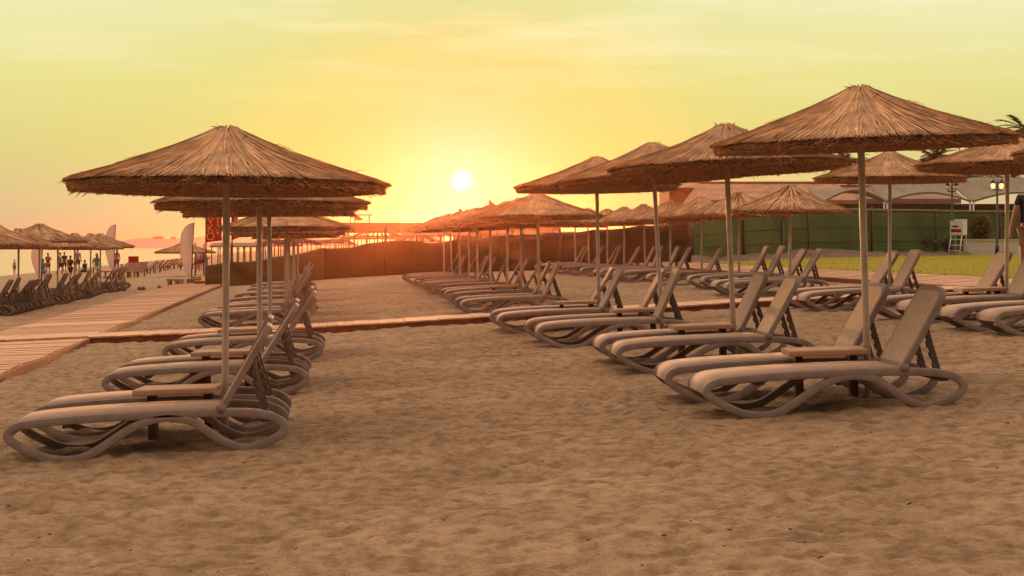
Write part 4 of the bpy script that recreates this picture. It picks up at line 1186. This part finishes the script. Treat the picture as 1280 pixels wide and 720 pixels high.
def ang_glow(width_deg, power):
    # 1 at the sun, falling off with the angle
    ac = N.new('ShaderNodeMath'); ac.operation = 'ARCCOSINE'; ac.use_clamp = False; L.new(dt.outputs['Value'], ac.inputs[0])
    dv = N.new('ShaderNodeMath'); dv.operation = 'DIVIDE'; dv.inputs[1].default_value = R(width_deg); L.new(ac.outputs[0], dv.inputs[0])
    pw = N.new('ShaderNodeMath'); pw.operation = 'POWER'; pw.inputs[1].default_value = power; L.new(dv.outputs[0], pw.inputs[0])
    ng = N.new('ShaderNodeMath'); ng.operation = 'MULTIPLY'; ng.inputs[1].default_value = -1; L.new(pw.outputs[0], ng.inputs[0])
    ex = N.new('ShaderNodeMath'); ex.operation = 'EXPONENT'; L.new(ng.outputs[0], ex.inputs[0])
    return ex.outputs[0]
def mixc(a, fac, col, amt):
    m = N.new('ShaderNodeMix'); m.data_type = 'RGBA'; m.blend_type = 'MIX'
    f = N.new('ShaderNodeMath'); f.operation = 'MULTIPLY'; f.inputs[1].default_value = amt; L.new(fac, f.inputs[0])
    L.new(f.outputs[0], m.inputs[0]); L.new(a, m.inputs[6]); m.inputs[7].default_value = (*col, 1)
    return m.outputs[2]
c = rp.outputs['Color']
c = mixc(c, ang_glow(9.0, 1.6), (0.22, 0.53, 0.12), 0.92)
c = mixc(c, ang_glow(2.7, 1.5), (0.0, 0.27, 0.40), 0.92)
# thin cloud veils
mp = N.new('ShaderNodeMapping'); mp.inputs['Scale'].default_value = (3, 3, 26); L.new(tc.outputs['Generated'], mp.inputs['Vector'])
nz = N.new('ShaderNodeTexNoise'); nz.inputs['Scale'].default_value = 2.2; nz.inputs['Detail'].default_value = 7; nz.inputs['Roughness'].default_value = 0.55; L.new(mp.outputs['Vector'], nz.inputs['Vector'])
cl = N.new('ShaderNodeValToRGB'); cl.color_ramp.elements[0].position = 0.47; cl.color_ramp.elements[1].position = 0.68; L.new(nz.outputs['Fac'], cl.inputs['Fac'])
mk = N.new('ShaderNodeMapRange'); mk.inputs['From Min'].default_value = 0.08; mk.inputs['From Max'].default_value = 0.15; L.new(sp.outputs['Z'], mk.inputs['Value'])
ml = N.new('ShaderNodeMath'); ml.operation = 'MULTIPLY'; L.new(cl.outputs['Color'], ml.inputs[0]); L.new(mk.outputs['Result'], ml.inputs[1])
c = mixc(c, ml.outputs[0], (0.90, 0.88, 0.62), 0.55)
# the sun's disc
disc = N.new('ShaderNodeMapRange'); disc.inputs['From Min'].default_value = math.cos(R(0.46)); disc.inputs['From Max'].default_value = math.cos(R(0.22)); L.new(dt.outputs['Value'], disc.inputs['Value'])
c = mixc(c, disc.outputs['Result'], (1.05, 1.08, 1.0), 1.0)
# the sky opposite the setting sun is far dimmer near the horizon
ma = N.new('ShaderNodeMath'); ma.operation = 'MULTIPLY_ADD'; ma.inputs[1].default_value = 1.15; L.new(sp.outputs['Z'], ma.inputs[0]); L.new(sp.outputs['Y'], ma.inputs[2])
mrd = N.new('ShaderNodeMapRange'); mrd.inputs['From Min'].default_value = -0.45; mrd.inputs['From Max'].default_value = 0.95; mrd.inputs['To Min'].default_value = 0.12; mrd.inputs['To Max'].default_value = 1.0
mrd.interpolation_type = 'SMOOTHSTEP'; L.new(ma.outputs[0], mrd.inputs['Value'])
mm = N.new('ShaderNodeMix'); mm.data_type = 'RGBA'; mm.blend_type = 'MULTIPLY'; mm.inputs[0].default_value = 1.0
L.new(c, mm.inputs[6]); L.new(mrd.outputs['Result'], mm.inputs[7]); c = mm.outputs[2]
L.new(c, bg.inputs['Color']); bg.inputs['Strength'].default_value = 1.0
sky = N.new('ShaderNodeTexSky'); sky.sky_type = 'NISHITA'; sky.sun_disc = False
sky.sun_elevation = math.asin(SDIR.z); sky.sun_rotation = math.atan2(SDIR.x, SDIR.y)
b2 = N.new('ShaderNodeBackground'); b2.inputs['Strength'].default_value = 0.01; L.new(sky.outputs['Color'], b2.inputs['Color'])
ad = N.new('ShaderNodeAddShader'); L.new(bg.outputs[0], ad.inputs[0]); L.new(b2.outputs[0], ad.inputs[1]); L.new(ad.outputs[0], out.inputs['Surface'])

sl = bpy.data.lights.new('sun', 'SUN'); sl.energy = 2.4; sl.angle = R(0.6); sl.color = (1.0, 0.42, 0.14)
so = bpy.data.objects.new('sun', sl); COL.objects.link(so); so.rotation_euler = SDIR.to_track_quat('Z', 'Y').to_euler(); so.location = (0, 30, 20)

# ------------------------------------------------------------------ camera
cam = bpy.data.cameras.new('camera'); co = bpy.data.objects.new('camera', cam); COL.objects.link(co)
cam.sensor_width = 36.0; cam.lens = 36.0*FPX/1280.0; cam.shift_y = -55.0/1280.0
co.location = (0, 0, EYE); co.rotation_euler = (R(90), 0, 0)
cam.clip_start = 0.1; cam.clip_end = 20000
SC.camera = co
SC.view_settings.view_transform = 'Standard'; SC.view_settings.look = 'None'; SC.view_settings.exposure = 0.0; SC.view_settings.gamma = 1.0
SC.view_settings.use_curve_mapping = False
SC.render.engine = 'CYCLES'
SC.cycles.use_denoising = True
SC.cycles.max_bounces = 6; SC.cycles.volume_bounces = 0
SC.cycles.use_adaptive_sampling = True; SC.cycles.adaptive_threshold = 0.02
